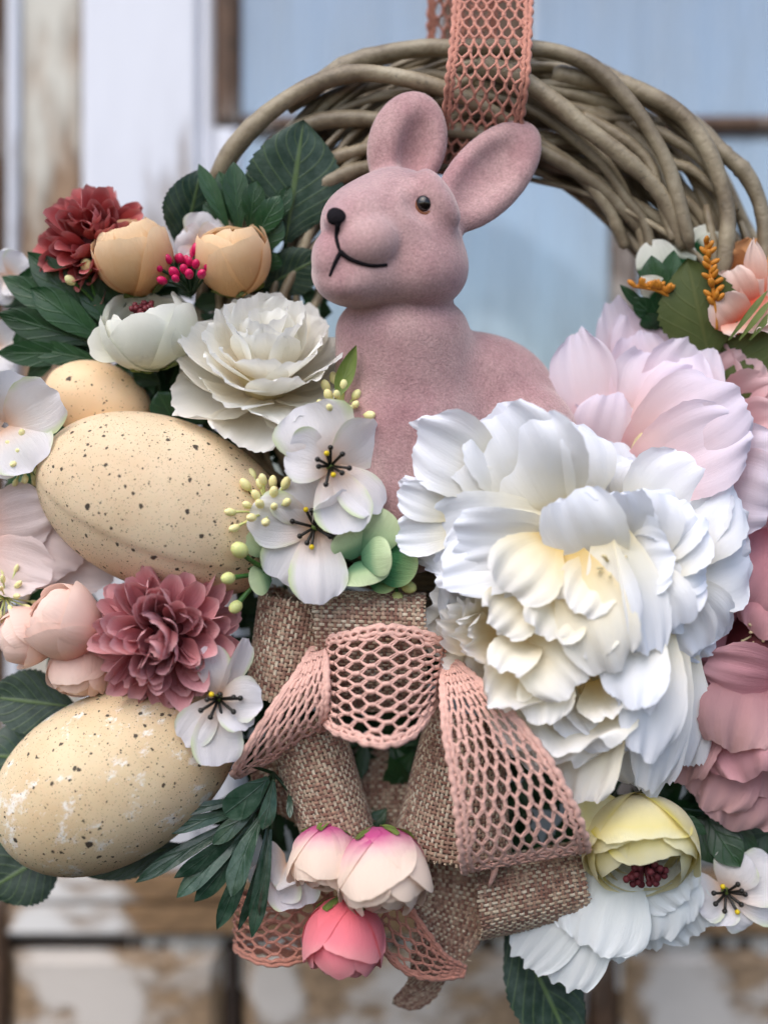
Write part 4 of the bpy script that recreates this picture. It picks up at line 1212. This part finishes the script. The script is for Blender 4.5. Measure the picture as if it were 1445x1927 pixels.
# ---------------------------------------------------------------- bottom buds
for nm, c, ax, R, mt, sd, H in (
 ('pale tulip-like bud with magenta base under the burlap knot, partly behind its twin', (612, 1622, 150), (-.1, -.85, .35), 66, M_TULIP, 7, 1.05),
 ('larger pale tulip-like bud with magenta base hanging beside the burlap tail', (722, 1648, 190), (.12, -.88, .40), 84, M_TULIP, 8, 1.05),
 ('coral pink tulip-like bud hanging lowest under the pale buds', (648, 1768, 160), (0, -.9, .22), 76, M_CORAL, 9, 1.0)):
    b_ = bud(nm, c, ax, R, mt, [(4, 1.0, 60), (5, .95, 46), (4, .86, 36), (4, .74, 30)], name='tulip_bud', group='tulip-like buds', sepal=M_LIME, core_mat=M_CORE, seed=sd, H=H, spin=sd * 21)
blossom('white blossom with blunt petals behind the glossy green leaf bunch', (540, 1620, 100), [(505, 1690, 120, 110), (570, 1650, 120, 100), (560, 1710, 115, 100), (500, 1630, 110, 90)], (0, -.3, 1), st=False)
ly = bud('lemon cream ranunculus opening downward with wine red stamens', (1206, 1590, 130), (.02, -.62, .62), 104, M_LEMON, [(4, 1.0, 62), (4, .96, 50), (4, .9, 44), (4, .80, 56), (4, .68, 62)], name='lemon_ranunculus', sepal=M_LIME, core_mat=M_DCORE, seed=11, H=.85)
stamens(ly, (1208, 1612, 150), (.02, -.6, .75), 26, 50, 42, [M_WINE, M_DCORE], 4.2, bulb=1.6, seed=12)
between(ly, (1180, 1545, 110), (1085, 1518, 140), 80, M_LEMON, bend=-.5, cup=.2, f1=.6)
cs = flower('white_cosmos', 'white cosmos flower with fluted drooping petals at the bottom under the lemon ranunculus', (1170, 1600, 70))
FX = dict(f0=.22, f1=.85, vm=.72, tip=.3, ruf=.045, rufk=5, scal=.05, scalk=3, rag=.008, frill=.012, lump=.02, nu=20, nv=16, cup=-.08)
for B, T, W, kw in [
 ((1160, 1600, 70), (975, 1825, 80), 120, {}), ((1160, 1600, 75), (1055, 1868, 90), 120, {}), ((1170, 1620, 60), (1140, 1812, 80), 120, {}),
 ((1170, 1600, 90), (1110, 1792, 125), 190, {}), ((1180, 1600, 80), (1205, 1780, 105), 190, {}), ((1190, 1600, 80), (1275, 1752, 105), 160, {}),
 ((1200, 1600, 85), (1290, 1700, 125), 130, {}), ((1190, 1600, 60), (1320, 1768, 80), 130, {}), ((1180, 1590, 60), (1240, 1790, 70), 150, {}), ((1150, 1600, 60), (1010, 1760, 60), 110, {})]:
    k = dict(FX); k.update(kw)
    between(cs, B, T, W, M_COSMOS, bend=-.55, **k)
core(cs, Matrix.Translation(P(1180, 1600, 60) - cs.location), M_LIME, 30)

# ---------------------------------------------------------------- upper right cluster
oc = flower('coral_blossom', 'coral and white blossom with apricot outer petals above the olive leaves', (1400, 560, 30))
for B, T, W, mt, kw in (((1400, 560, 20), (1420, 445, 30), 90, M_APRI, dict(f1=.2, tip=.1)), ((1390, 540, 20), (1340, 500, 30), 110, M_APRI, {}), ((1410, 590, 40), (1330, 520, 60), 70, M_ORCH, {}), ((1410, 600, 50), (1368, 508, 80), 80, M_ORCH, {}), ((1425, 600, 50), (1418, 452, 90), 44, M_ORCH, dict(f1=.1, tip=.05)), ((1400, 620, 50), (1350, 560, 90), 80, M_ORCH, {}), ((1430, 620, 50), (1440, 520, 90), 90, M_ORCH, {}), ((1390, 560, 60), (1420, 620, 100), 110, M_ORCH, dict(bend=.6)), ((1420, 560, 60), (1450, 620, 100), 90, M_ORCH, dict(bend=.6))):
    k = dict(SILK); k.update(cup=.25, bend=-.4); k.update(kw)
    between(oc, B, T, W, mt, **k)
for k in range(3):
    between(oc, (1370 + 20 * k, 640, 90), (1445 + 6 * k, 545 + 18 * k, 100), 12, M_LIME, 'sepal', bend=-.6, f1=0., tip=0., rag=0, cup=.1)
vl = sprig('white and green variegated leaves on the wicker next to the blush peony', (1260, 570, 10), [((1255, 560, 10), (1225, 452, 25), 80, dict(f1=.4, tip=.3)), ((1275, 540, 15), (1290, 445, 30), 50), ((1290, 520, 10), (1368, 440, 30), 66, dict(f1=.1)), ((1285, 520, 5), (1335, 420, 25), 60), ((1270, 580, 20), (1205, 520, 40), 50)], M_VARI, 'variegated_sprig', bend=-.3)
sprig('small dark green leaves around the orange filler sprig', (1250, 610, 10), [((1240, 600, 20), (1225, 480, 40), 56), ((1250, 590, 20), (1268, 470, 40), 44), ((1240, 610, 15), (1165, 535, 30), 22), ((1245, 610, 15), (1190, 560, 30), 40), ((1250, 620, 15), (1240, 560, 40), 44), ((1230, 620, 10), (1215, 590, 30), 40)], M_SPRIG)
def spike(label, pts, n, seed):
    r = thing('filler_spike', label, 'filler flower', P(*pts[0]), 'orange filler spikes')
    rg = random.Random(seed)
    c = PA(catmull(pts, 20)) - np.array(r.location)
    mb = MB(); mb.tube(c, 3.5 * S, 6); mb.build('stalk', M_RUST, r)
    for i in range(n):
        t = .25 + .75 * i / n
        p = c[int(t * 19)]
        a = i * 2.4
        d = np.array([math.cos(a), -abs(math.sin(a)) * .6, .7 + rg.uniform(-.2, .3)]); d /= np.linalg.norm(d)
        l = (26 - 14 * t) * S
        mb = MB(); mb.ball(p + d * l * .7, 5.2 * S, 7, 6, axis=d, squash=2.0)
        mb.build('floret', M_RUST, r)
spike('upright orange filler spike in front of the coral blossom', [(1348, 620, 70), (1340, 540, 80), (1326, 450, 80)], 20, 1)
spike('orange filler spike lying level beside the blush peony', [(1275, 570, 40), (1240, 548, 50), (1190, 538, 50)], 18, 2)
rose_leaf('olive green serrated leaf pointing up before the wicker above the blush peony', (1335, 680, 40), (1292, 486, 60), 150, M_OLIVE, serr=.09, teeth=14)
rose_leaf('olive green serrated leaf below the coral blossom', (1360, 650, 40), (1480, 720, 60), 170, M_OLIVE, serr=.09, teeth=12)

# ---------------------------------------------------------------- leaves
rose_leaf('big dark green serrated leaf standing beside the rabbit ear', (538, 455, 20), (572, 226, 50), 182)
rose_leaf('dark serrated leaf behind the narrow leaf sprig', (340, 470, 0), (378, 318, 20), 120, roll=25)
rose_leaf('dark serrated leaf lying below the rabbit cheek', (500, 540, 0), (610, 480, 20), 90)
rose_leaf('dark serrated leaf pointing outward above the scuffed egg', (140, 1330, 30), (-30, 1310, 40), 120)
rose_leaf('dark veined leaf behind the upper edge of the scuffed egg', (130, 1430, 0), (-40, 1420, 20), 150)
rose_leaf('dark serrated leaf under the blunt end of the scuffed egg', (120, 1590, 0), (-30, 1680, 20), 140)
rose_leaf('dark leaf lying along the underside of the scuffed egg', (340, 1590, 20), (150, 1645, 30), 70)
rose_leaf('long dark serrated leaf hanging below the white cosmos', (955, 1730, 0), (1085, 1990, 20), 150, roll=-20)
rose_leaf('dark serrated leaf behind the dusty pink peony', (1320, 1540, 20), (1470, 1610, 30), 110)
sprig('sprig of long dark green leaves reaching out beside the white ranunculus', (205, 655, 20), [
 ((190, 610, 30), (52, 474, 50), 62), ((165, 610, 30), (4, 520, 40), 52), ((195, 640, 40), (58, 542, 60), 64), ((175, 645, 30), (-4, 590, 46), 58), ((165, 668, 30), (-6, 664, 40), 48), ((190, 680, 30), (55, 655, 40), 44),
 ((190, 590, 40), (166, 474, 60), 52), ((235, 590, 30), (206, 526, 50), 42), ((215, 620, 40), (150, 540, 50), 36), ((230, 600, 30), (225, 540, 30), 50)], M_SPRIG)
sprig('upright sprig of narrow green leaves before the big serrated leaf', (465, 470, 30), [
 ((430, 430, 40), (374, 308, 50), 32), ((440, 420, 30), (412, 322, 40), 40), ((450, 430, 50), (440, 304, 60), 48), ((470, 430, 45), (482, 338, 60), 44), ((480, 450, 55), (528, 368, 66), 48), ((495, 440, 40), (548, 350, 50), 40), ((490, 480, 40), (530, 410, 50), 44), ((430, 440, 30), (384, 378, 40), 36), ((500, 510, 40), (522, 476, 50), 40)], M_SPRIG)
sprig('bunch of glossy waxy green leaves fanning out under the scuffed egg', (515, 1455, 90), [
 ((505, 1465, 130), (424, 1532, 160), 74, dict(f1=.5, tip=.3, vm=.7)), ((480, 1500, 110), (308, 1535, 140), 26), ((470, 1520, 100), (302, 1566, 140), 34), ((480, 1530, 80), (254, 1662, 110), 40), ((470, 1540, 100), (328, 1652, 130), 46), ((480, 1550, 90), (332, 1690, 120), 48), ((480, 1560, 80), (366, 1698, 110), 48),
 ((495, 1530, 130), (436, 1688, 170), 62), ((480, 1560, 100), (408, 1750, 130), 46), ((500, 1570, 110), (448, 1752, 140), 26), ((505, 1550, 110), (474, 1765, 150), 40), ((510, 1560, 120), (488, 1725, 150), 22), ((515, 1470, 140), (494, 1562, 170), 42), ((545, 1490, 100), (546, 1540, 130), 16), ((500, 1500, 120), (400, 1590, 130), 40), ((470, 1440, 130), (430, 1452, 150), 14)], M_WAXY, vm=.72, bend=-.45)
sprig('green leaves tucked between the lemon ranunculus and the dusty pink peony', (1340, 1530, 30), [((1330, 1540, 40), (1392, 1632, 80), 62), ((1310, 1540, 30), (1340, 1625, 60), 60), ((1380, 1540, 30), (1420, 1610, 50), 34), ((1250, 1520, 90), (1330, 1570, 110), 30), ((1420, 1540, 20), (1470, 1600, 40), 70)], M_SPRIG)
sprig('short green leaves between the small egg and the cream carnation', (300, 740, 10), [((330, 800, 40), (298, 736, 60), 60), ((340, 790, 30), (390, 760, 50), 56), ((300, 720, 20), (250, 700, 30), 40), ((430, 830, 20), (520, 800, 40), 60)], M_SPRIG)
# dark filler foliage that packs the arrangement
mb = MB()
rgf = np.random.default_rng(77)
blobs = [(120, 600, 110, 0), (240, 640, 140, -10), (380, 600, 120, -20), (430, 740, 150, -20), (520, 860, 120, -10), (600, 1010, 120, 10), (560, 560, 60, -30), (140, 880, 150, -60), (160, 1130, 150, -30), (330, 1280, 150, -30), (480, 1330, 140, -10), (560, 1480, 110, 0), (650, 1350, 150, -20), (800, 1150, 120, -40), (820, 1380, 140, -30), (1000, 1450, 150, -20), (1200, 1480, 120, -20), (1330, 1450, 130, -40), (1350, 1000, 160, -40), (1360, 720, 130, -40), (1290, 630, 60, -20), (1100, 1000, 150, -40), (640, 1560, 70, 20), (1260, 1540, 70, 10), (1000, 1560, 90, -10), (490, 1190, 70, -20), (470, 1560, 70, -20), (900, 1560, 90, -20), (760, 1480, 80, -40)]
for (bx, by, br, bd) in blobs:
    for q in range(int(br * br / 420)):
        a, rr = rgf.uniform(0, 2 * PI), br * math.sqrt(rgf.uniform(0, 1))
        c = np.array(P(bx + rr * math.cos(a), by + rr * math.sin(a), bd + rgf.uniform(-75, 22)))
        a2 = rgf.uniform(0, 2 * PI)
        d = np.array([math.cos(a2), rgf.uniform(-.5, .3), math.sin(a2)]); d /= np.linalg.norm(d)
        sd = np.cross(d, [rgf.uniform(-.4, .4), -1, rgf.uniform(-.4, .4)]); sd /= np.linalg.norm(sd)
        nn = np.cross(sd, d)
        l, w = rgf.uniform(60, 95) * S, rgf.uniform(13, 20) * S
        vv = [c - d * l * .5, c - d * l * .15 + sd * w + nn * w * .4, c - d * l * .15, c - d * l * .15 - sd * w + nn * w * .4, c + d * l * .2 + sd * w * .9 + nn * w * .2, c + d * l * .2 - nn * w * .2, c + d * l * .2 - sd * w * .9 + nn * w * .2, c + d * l * .5 - nn * w * .5]
        mb.add(vv, [(0, 1, 2, 2), (0, 2, 3, 3), (1, 4, 5, 2), (2, 5, 6, 3), (4, 7, 5, 5), (5, 7, 6, 6)], uv=[(.5, 0), (0, .35), (.5, .35), (1, .35), (.05, .7), (.5, .7), (.95, .7), (.5, 1)])

fv = np.concatenate(mb.v); ff = [tuple(dict.fromkeys(f)) for f in np.concatenate(mb.f).tolist()]
fo = link('filler_foliage', new_mesh('filler_foliage', fv, ff, M_SPRIG, np.concatenate(mb.uv)))
fo['kind'] = 'stuff'
tag(fo, 'dark green filler leaves packed behind the flowers', 'foliage')
# ================================================================ RIBBONS: woven burlap and crocheted lace
class Strip:
    """ribbon surface: centre line + half-width vector at each control point (pixel, pixel, height)"""
    def __init__(s, ctr, half):
        s.c = np.asarray(ctr, float); s.h = np.asarray(half, float)
        n = 200
        c = catmull(s.c, n); h = catmull(s.h, n)
        a, b = PA(c - h), PA(c + h)
        s.C = (a + b) / 2; s.H = (b - a) / 2
        seg = np.linalg.norm(np.diff(s.C, axis=0), axis=1)
        s.l = np.concatenate([[0], np.cumsum(seg)])
        s.length = s.l[-1] / S
        s.width = 2 * np.linalg.norm(s.H, axis=1).max() / S
        T = np.gradient(s.C, axis=0)
        nn = np.cross(s.H, T); nn /= np.linalg.norm(nn, axis=1)[:, None] + 1e-12
        s.Nn = nn
    def at(s, u, v, off=0.):
        """u in -1..1 across, v in pixels along, off in pixels along the normal"""
        u = np.asarray(u, float); v = np.asarray(v, float)
        x = np.clip(v * S, 0, s.l[-1])
        o = np.empty(u.shape + (3,))
        for k in range(3):
            o[..., k] = np.interp(x, s.l, s.C[:, k]) + u * np.interp(x, s.l, s.H[:, k]) + off * S * np.interp(x, s.l, s.Nn[:, k])
        return o
    def nrm(s, v):
        x = np.clip(np.asarray(v, float) * S, 0, s.l[-1])
        return np.stack([np.interp(x, s.l, s.Nn[:, k]) for k in range(3)], -1)
WARP = [np.array(srgb(*c)[:3]) for c in ((154, 120, 102), (138, 100, 86), (160, 128, 110), (126, 90, 78), (176, 148, 128))]
WEFT = [np.array(srgb(*c)[:3]) for c in ((198, 182, 158), (186, 166, 142), (172, 148, 126), (148, 116, 100), (206, 192, 170))]
m_burlap = plain_mat('burlap_thread', G(1), 0.8, 0.3, 700, 0.4, spec=0.15, attr=True, sheen=0.15)
m_lace = plain_mat('pink_lace_thread', srgb(224, 178, 164), 0.75, 0.28, 500, 0.5, spec=0.15, sheen=0.2)
m_lacetop = plain_mat('rose_lace_thread', srgb(196, 136, 118), 0.75, 0.3, 400, 0.5, spec=0.15, sheen=0.2)
def burlap(ctr, half, root, pitch=7.8, seed=0, name='burlap_loop'):
    st = Strip(ctr, half)
    rg = np.random.default_rng(seed)
    nw = max(4, int(st.width / pitch)); nl = max(4, int(st.length / pitch))
    mb = MB()
    def cols(n, THREADS):
        c, k = [], 0
        cur = THREADS[rg.integers(len(THREADS))]
        for i in range(n):
            if rg.random() < .6:
                cur = THREADS[rg.integers(len(THREADS))]
            c.append(cur * rg.uniform(.85, 1.12))
        return np.array(c)
    us = (np.arange(nw) + .5) / nw * 2 - 1
    vs_ = (np.arange(nl) + .5) * st.length / nl
    jit = rg.normal(0, .10, nw)
    for i, u in enumerate(us):
        v = vs_
        o = np.where((np.arange(nl) + i) % 2 == 0, 1.0, -1.0) * pitch * .17
        uu = u + jit[i] * 2 / nw * .5 + rg.normal(0, .03, nl) / nw * 2
        mb.tube(st.at(uu, v, o) - np.array(root.location), pitch * .40 * S * rg.uniform(.85, 1.1), 6, cols(nl, WARP), False, .45, st.nrm(v))
    for j, v in enumerate(vs_):
        n2 = nw + 2
        u2 = np.concatenate([[-1.01 - abs(rg.normal(0, .018))], us, [1.01 + abs(rg.normal(0, .018))]])
        o = np.where((np.arange(n2) - 1 + j) % 2 == 0, -1.0, 1.0) * pitch * .17
        vv = v + rg.normal(0, .5, n2)
        mb.tube(st.at(u2, vv, o) - np.array(root.location), pitch * .40 * S * rg.uniform(.85, 1.1), 6, cols(n2, WEFT), False, .45, st.nrm(vv))
    for q in range(26):                       # loose fibres along the cut edges
        e = rg.choice([-1, 1]); v0 = rg.uniform(0, st.length); t = np.linspace(0, 1, 6)
        mb.tube(st.at(e * (.98 + t * rg.uniform(4, 16) / (st.width / 2)), v0 + t * rg.normal(0, 14), t * t * rg.normal(0, 9)) - np.array(root.location), .8 * S, 4, WEFT[rg.integers(len(WEFT))], False)
    return mb.build(name, m_burlap, root)
def lace(ctr, half, root, mat, cell=30., r=2.6, border=6.0, seed=0, name='lace_loop', dbl=True):
    """hexagon net with plaited uprights, double slant threads and a looped cord along both edges"""
    st = Strip(ctr, half)
    rg = np.random.default_rng(seed)
    nc = max(3, int(round(st.width / cell))); nr = max(3, int(round(st.length / (cell * .98))))
    du = 1.76 / nc; dv = st.length / nr
    mb = MB(); L0 = np.array(root.location)
    def seg(u0, v0, u1, v1, rad, off=0., n=4):
        t = np.linspace(0, 1, n)
        mb.tube(st.at(u0 + (u1 - u0) * t, v0 + (v1 - v0) * t, off + .8 * np.sin(t * PI)) - L0, rad * S * rg.uniform(.8, 1.25), 5, None, False, None)
    node = lambda i, j: (-.88 + (i + (.5 if j % 2 else 0.)) * du + rg.normal(0, .07) * du, j * dv + rg.normal(0, .07) * dv)
    g = {(i, j): node(i, j) for j in range(nr + 1) for i in range(nc + 1)}
    for j in range(nr):
        for i in range(nc + 1):
            if (i, j) not in g:
                continue
            u, v = g[(i, j)]
            if u > .95:
                continue
            # plaited upright from the node
            seg(u, v, u, v + dv * .48, r * 1.35, .6)
            seg(u + du * .06, v + dv * .03, u - du * .06, v + dv * .40, r * .9, 1.8)
            # two slants to the next row
            for s_ in (-1, 1):
                k = (i + (s_ + 1) // 2 if j % 2 else i + (s_ - 1) // 2, j + 1)
                if k in g and g[k][0] <= .95:
                    u1, v1 = g[k]
                    if dbl:
                        for q in (-.07, .07):
                            seg(u + q * du, v + dv * (.47 + q), u1 + q * du, v1 + dv * .03, r * .62)
                    else:
                        seg(u, v + dv * .40, u1, v1, r)
    # borders: wavy cord and loops
    nb = int(st.length / 5)
    v = np.linspace(0, st.length, nb)
    lp = cell * 1.15
    hw = max(20, st.width / 2)
    for e in (-1, 1):
        du2 = 1 / hw
        mb.tube(st.at(e * (.97 + border * du2 * .5 * np.abs(np.sin(v / lp * PI))), v, 1.0) - L0, border * .62 * S * (1 + .18 * np.sin(v * .9)), 6, None, True, .75)
        mb.tube(st.at(e * (.88 + 3 * du2 * np.sin(v / cell * 2 * PI)), v, .5) - L0, r * 1.25 * S, 5, None, True)
        for q in np.arange(0, st.length - lp * .5, lp * .5):
            a = np.linspace(0, 2 * PI, 11)
            mb.tube(st.at(e * (.93 + .055 * np.cos(a)), np.clip(q + lp * .25 + lp * .27 * np.sin(a), 0, st.length), 1.5 + 1.5 * np.cos(a)) - L0, r * 1.15 * S, 5, None, False)
    for vv in (0.5, st.length - .5):
        t = np.linspace(-1, 1, 24)
        mb.tube(st.at(t, np.full(24, vv)) - L0, r * 1.5 * S, 5)
    return mb.build(name, mat, root)

bow = thing('ribbon_bow', 'bow of woven brown burlap and pink crocheted lace loops below the apple blossoms', 'bow', P(720, 1330, 30))
burlap([(708, 1340, 50), (702, 1270, 120), (697, 1200, 160), (696, 1150, 165), (696, 1119, 130), (697, 1128, 78), (700, 1240, 30)],
       [(98, 0, 0), (100, 2, 0), (103, 4, 0), (103, 3, 0), (103, 2, 0), (103, 2, 0), (90, 0, 0)], bow, seed=1)
burlap([(650, 1275, 80), (590, 1236, 122), (530, 1226, 136), (490, 1214, 112), (478, 1204, 70), (515, 1195, 30), (610, 1230, 15)],
       [(-10, 70, 0), (-16, 88, 0), (-18, 94, 0), (-14, 92, 0), (-12, 90, 0), (-14, 88, 0), (-10, 70, 0)], bow, seed=2)
burlap([(640, 1400, 10), (668, 1440, 50), (660, 1452, 112), (616, 1468, 152), (564, 1480, 134), (538, 1486, 84), (560, 1470, 30), (640, 1420, 0)],
       [(14, 60, 0), (28, 96, 0), (34, 104, 0), (42, 110, 0), (40, 106, 0), (34, 98, 0), (30, 90, 0), (20, 80, 0)], bow, seed=3)
burlap([(560, 1380, 10), (536, 1440, 46), (545, 1500, 56), (590, 1540, 30)], [(60, -20, 0), (62, -18, 0), (50, -10, 0), (30, -10, 0)], bow, seed=9)
burlap([(730, 1400, -70), (726, 1440, -40), (722, 1500, 0), (720, 1570, 30)], [(80, 0, 0), (80, 0, 0), (78, 0, 0), (72, 0, 0)], bow, seed=4, name='burlap_tail')
burlap([(820, 1380, -10), (782, 1430, 30), (784, 1462, 100), (834, 1482, 152), (896, 1490, 150), (950, 1482, 90), (930, 1470, 30)],
       [(-20, 70, 0), (-30, 112, 0), (-34, 124, 0), (-28, 136, 0), (-8, 138, 0), (10, 130, 0), (0, 110, 0)], bow, seed=5)
burlap([(850, 1500, 30), (858, 1600, 66), (856, 1690, 80), (836, 1760, 74), (808, 1815, 56), (794, 1856, 40), (770, 1878, 34), (738, 1884, 26)],
       [(95, 10, 0), (92, 8, 0), (76, 18, 0), (54, 30, -10), (32, 26, -16), (22, 24, -18), (8, 22, -14), (-2, 3, -3)], bow, seed=6, name='burlap_tail')
burlap([(985, 1600, 40), (996, 1640, 96), (1003, 1686, 124), (1007, 1728, 112), (1008, 1745, 66), (1002, 1700, 14), (990, 1620, 0)],
       [(92, -18, 0), (98, -20, 0), (100, -22, 0), (100, -22, 0), (98, -22, 0), (96, -20, 0), (90, -16, 0)], bow, seed=7)
lace([(600, 1268, 90), (618, 1286, 176), (662, 1292, 220), (715, 1292, 236), (772, 1286, 218), (818, 1272, 176), (840, 1256, 110)],
     [(-4, 52, 0), (2, 84, 24), (6, 100, 40), (4, 112, 46), (0, 102, 40), (-8, 70, 20), (-8, 34, 0)], bow, m_lace, 27, 2.9, 9, 1)
lace([(600, 1204, 110), (588, 1250, 176), (564, 1310, 206), (540, 1370, 204), (526, 1410, 170), (530, 1420, 110)],
     [(8, -4, 0), (26, -10, 0), (52, -22, 0), (74, -36, 0), (86, -44, 0), (80, -42, 0)], bow, m_lace, 27, 2.9, 9, 2)
lace([(846, 1246, 140), (872, 1300, 214), (908, 1372, 246), (944, 1450, 258), (970, 1530, 254), (984, 1590, 230), (990, 1622, 176), (984, 1610, 110)],
     [(14, -2, 0), (40, -10, 0), (70, -14, 0), (92, -16, 0), (108, -18, 0), (116, -20, 0), (116, -20, 0), (108, -16, 0)], bow, m_lace, 27, 2.9, 10, 3)
lace([(630, 1712, 30), (560, 1742, 74), (500, 1754, 84), (456, 1744, 60), (440, 1732, 20), (480, 1735, -10), (560, 1740, -20)],
     [(10, 60, 0), (8, 66, 0), (6, 62, 0), (4, 56, 0), (2, 52, 0), (4, 56, 0), (8, 60, 0)], bow, m_lacetop, 26, 2.6, 7, 4)
lace([(728, 1716, 80), (752, 1756, 100), (786, 1794, 100), (826, 1820, 84), (874, 1828, 56)],
     [(-26, 34, 0), (-28, 36, 0), (-22, 34, 0), (-12, 22, 0), (-2, 8, 0)], bow, m_lacetop, 24, 2.4, 7, 5, name='lace_tail')
mb = MB(); mb.tube(PA(catmull([(928, 1625, 110), (930, 1640, 122), (920, 1668, 118)], 8)) - np.array(bow.location), np.array([7, 8, 8, 7, 6, 5, 4, 2]) * S, 8)
mb.build('ribbon_tip', m_lace, bow)

hang = thing('hanging_ribbon', 'rose pink crocheted lace ribbon looped over the top of the wicker wreath', 'ribbon', P(915, 280, 20))
lace([(930, -120, 20), (928, -20, 48), (924, 70, 92), (918, 140, 112), (911, 200, 84), (904, 250, 46), (896, 300, 10), (880, 330, -20)],
     [(70, 0, 0), (71, 0, 0), (72, 2, 0), (74, 4, 0), (73, 5, 0), (72, 6, 0), (70, 6, 0), (66, 6, 0)], hang, m_lacetop, 22, 2.9, 8, 6, name='front_strand', dbl=False)
lace([(880, -120, -40), (872, -20, -60), (870, 70, -96), (880, 180, -130), (885, 280, -110), (880, 330, -25)],
     [(62, 0, 0), (62, 0, 0), (62, 0, 0), (62, 0, 0), (62, 0, 0), (62, 6, 0)], hang, m_lacetop, 22, 3.2, 8, 7, name='back_strand', dbl=False)
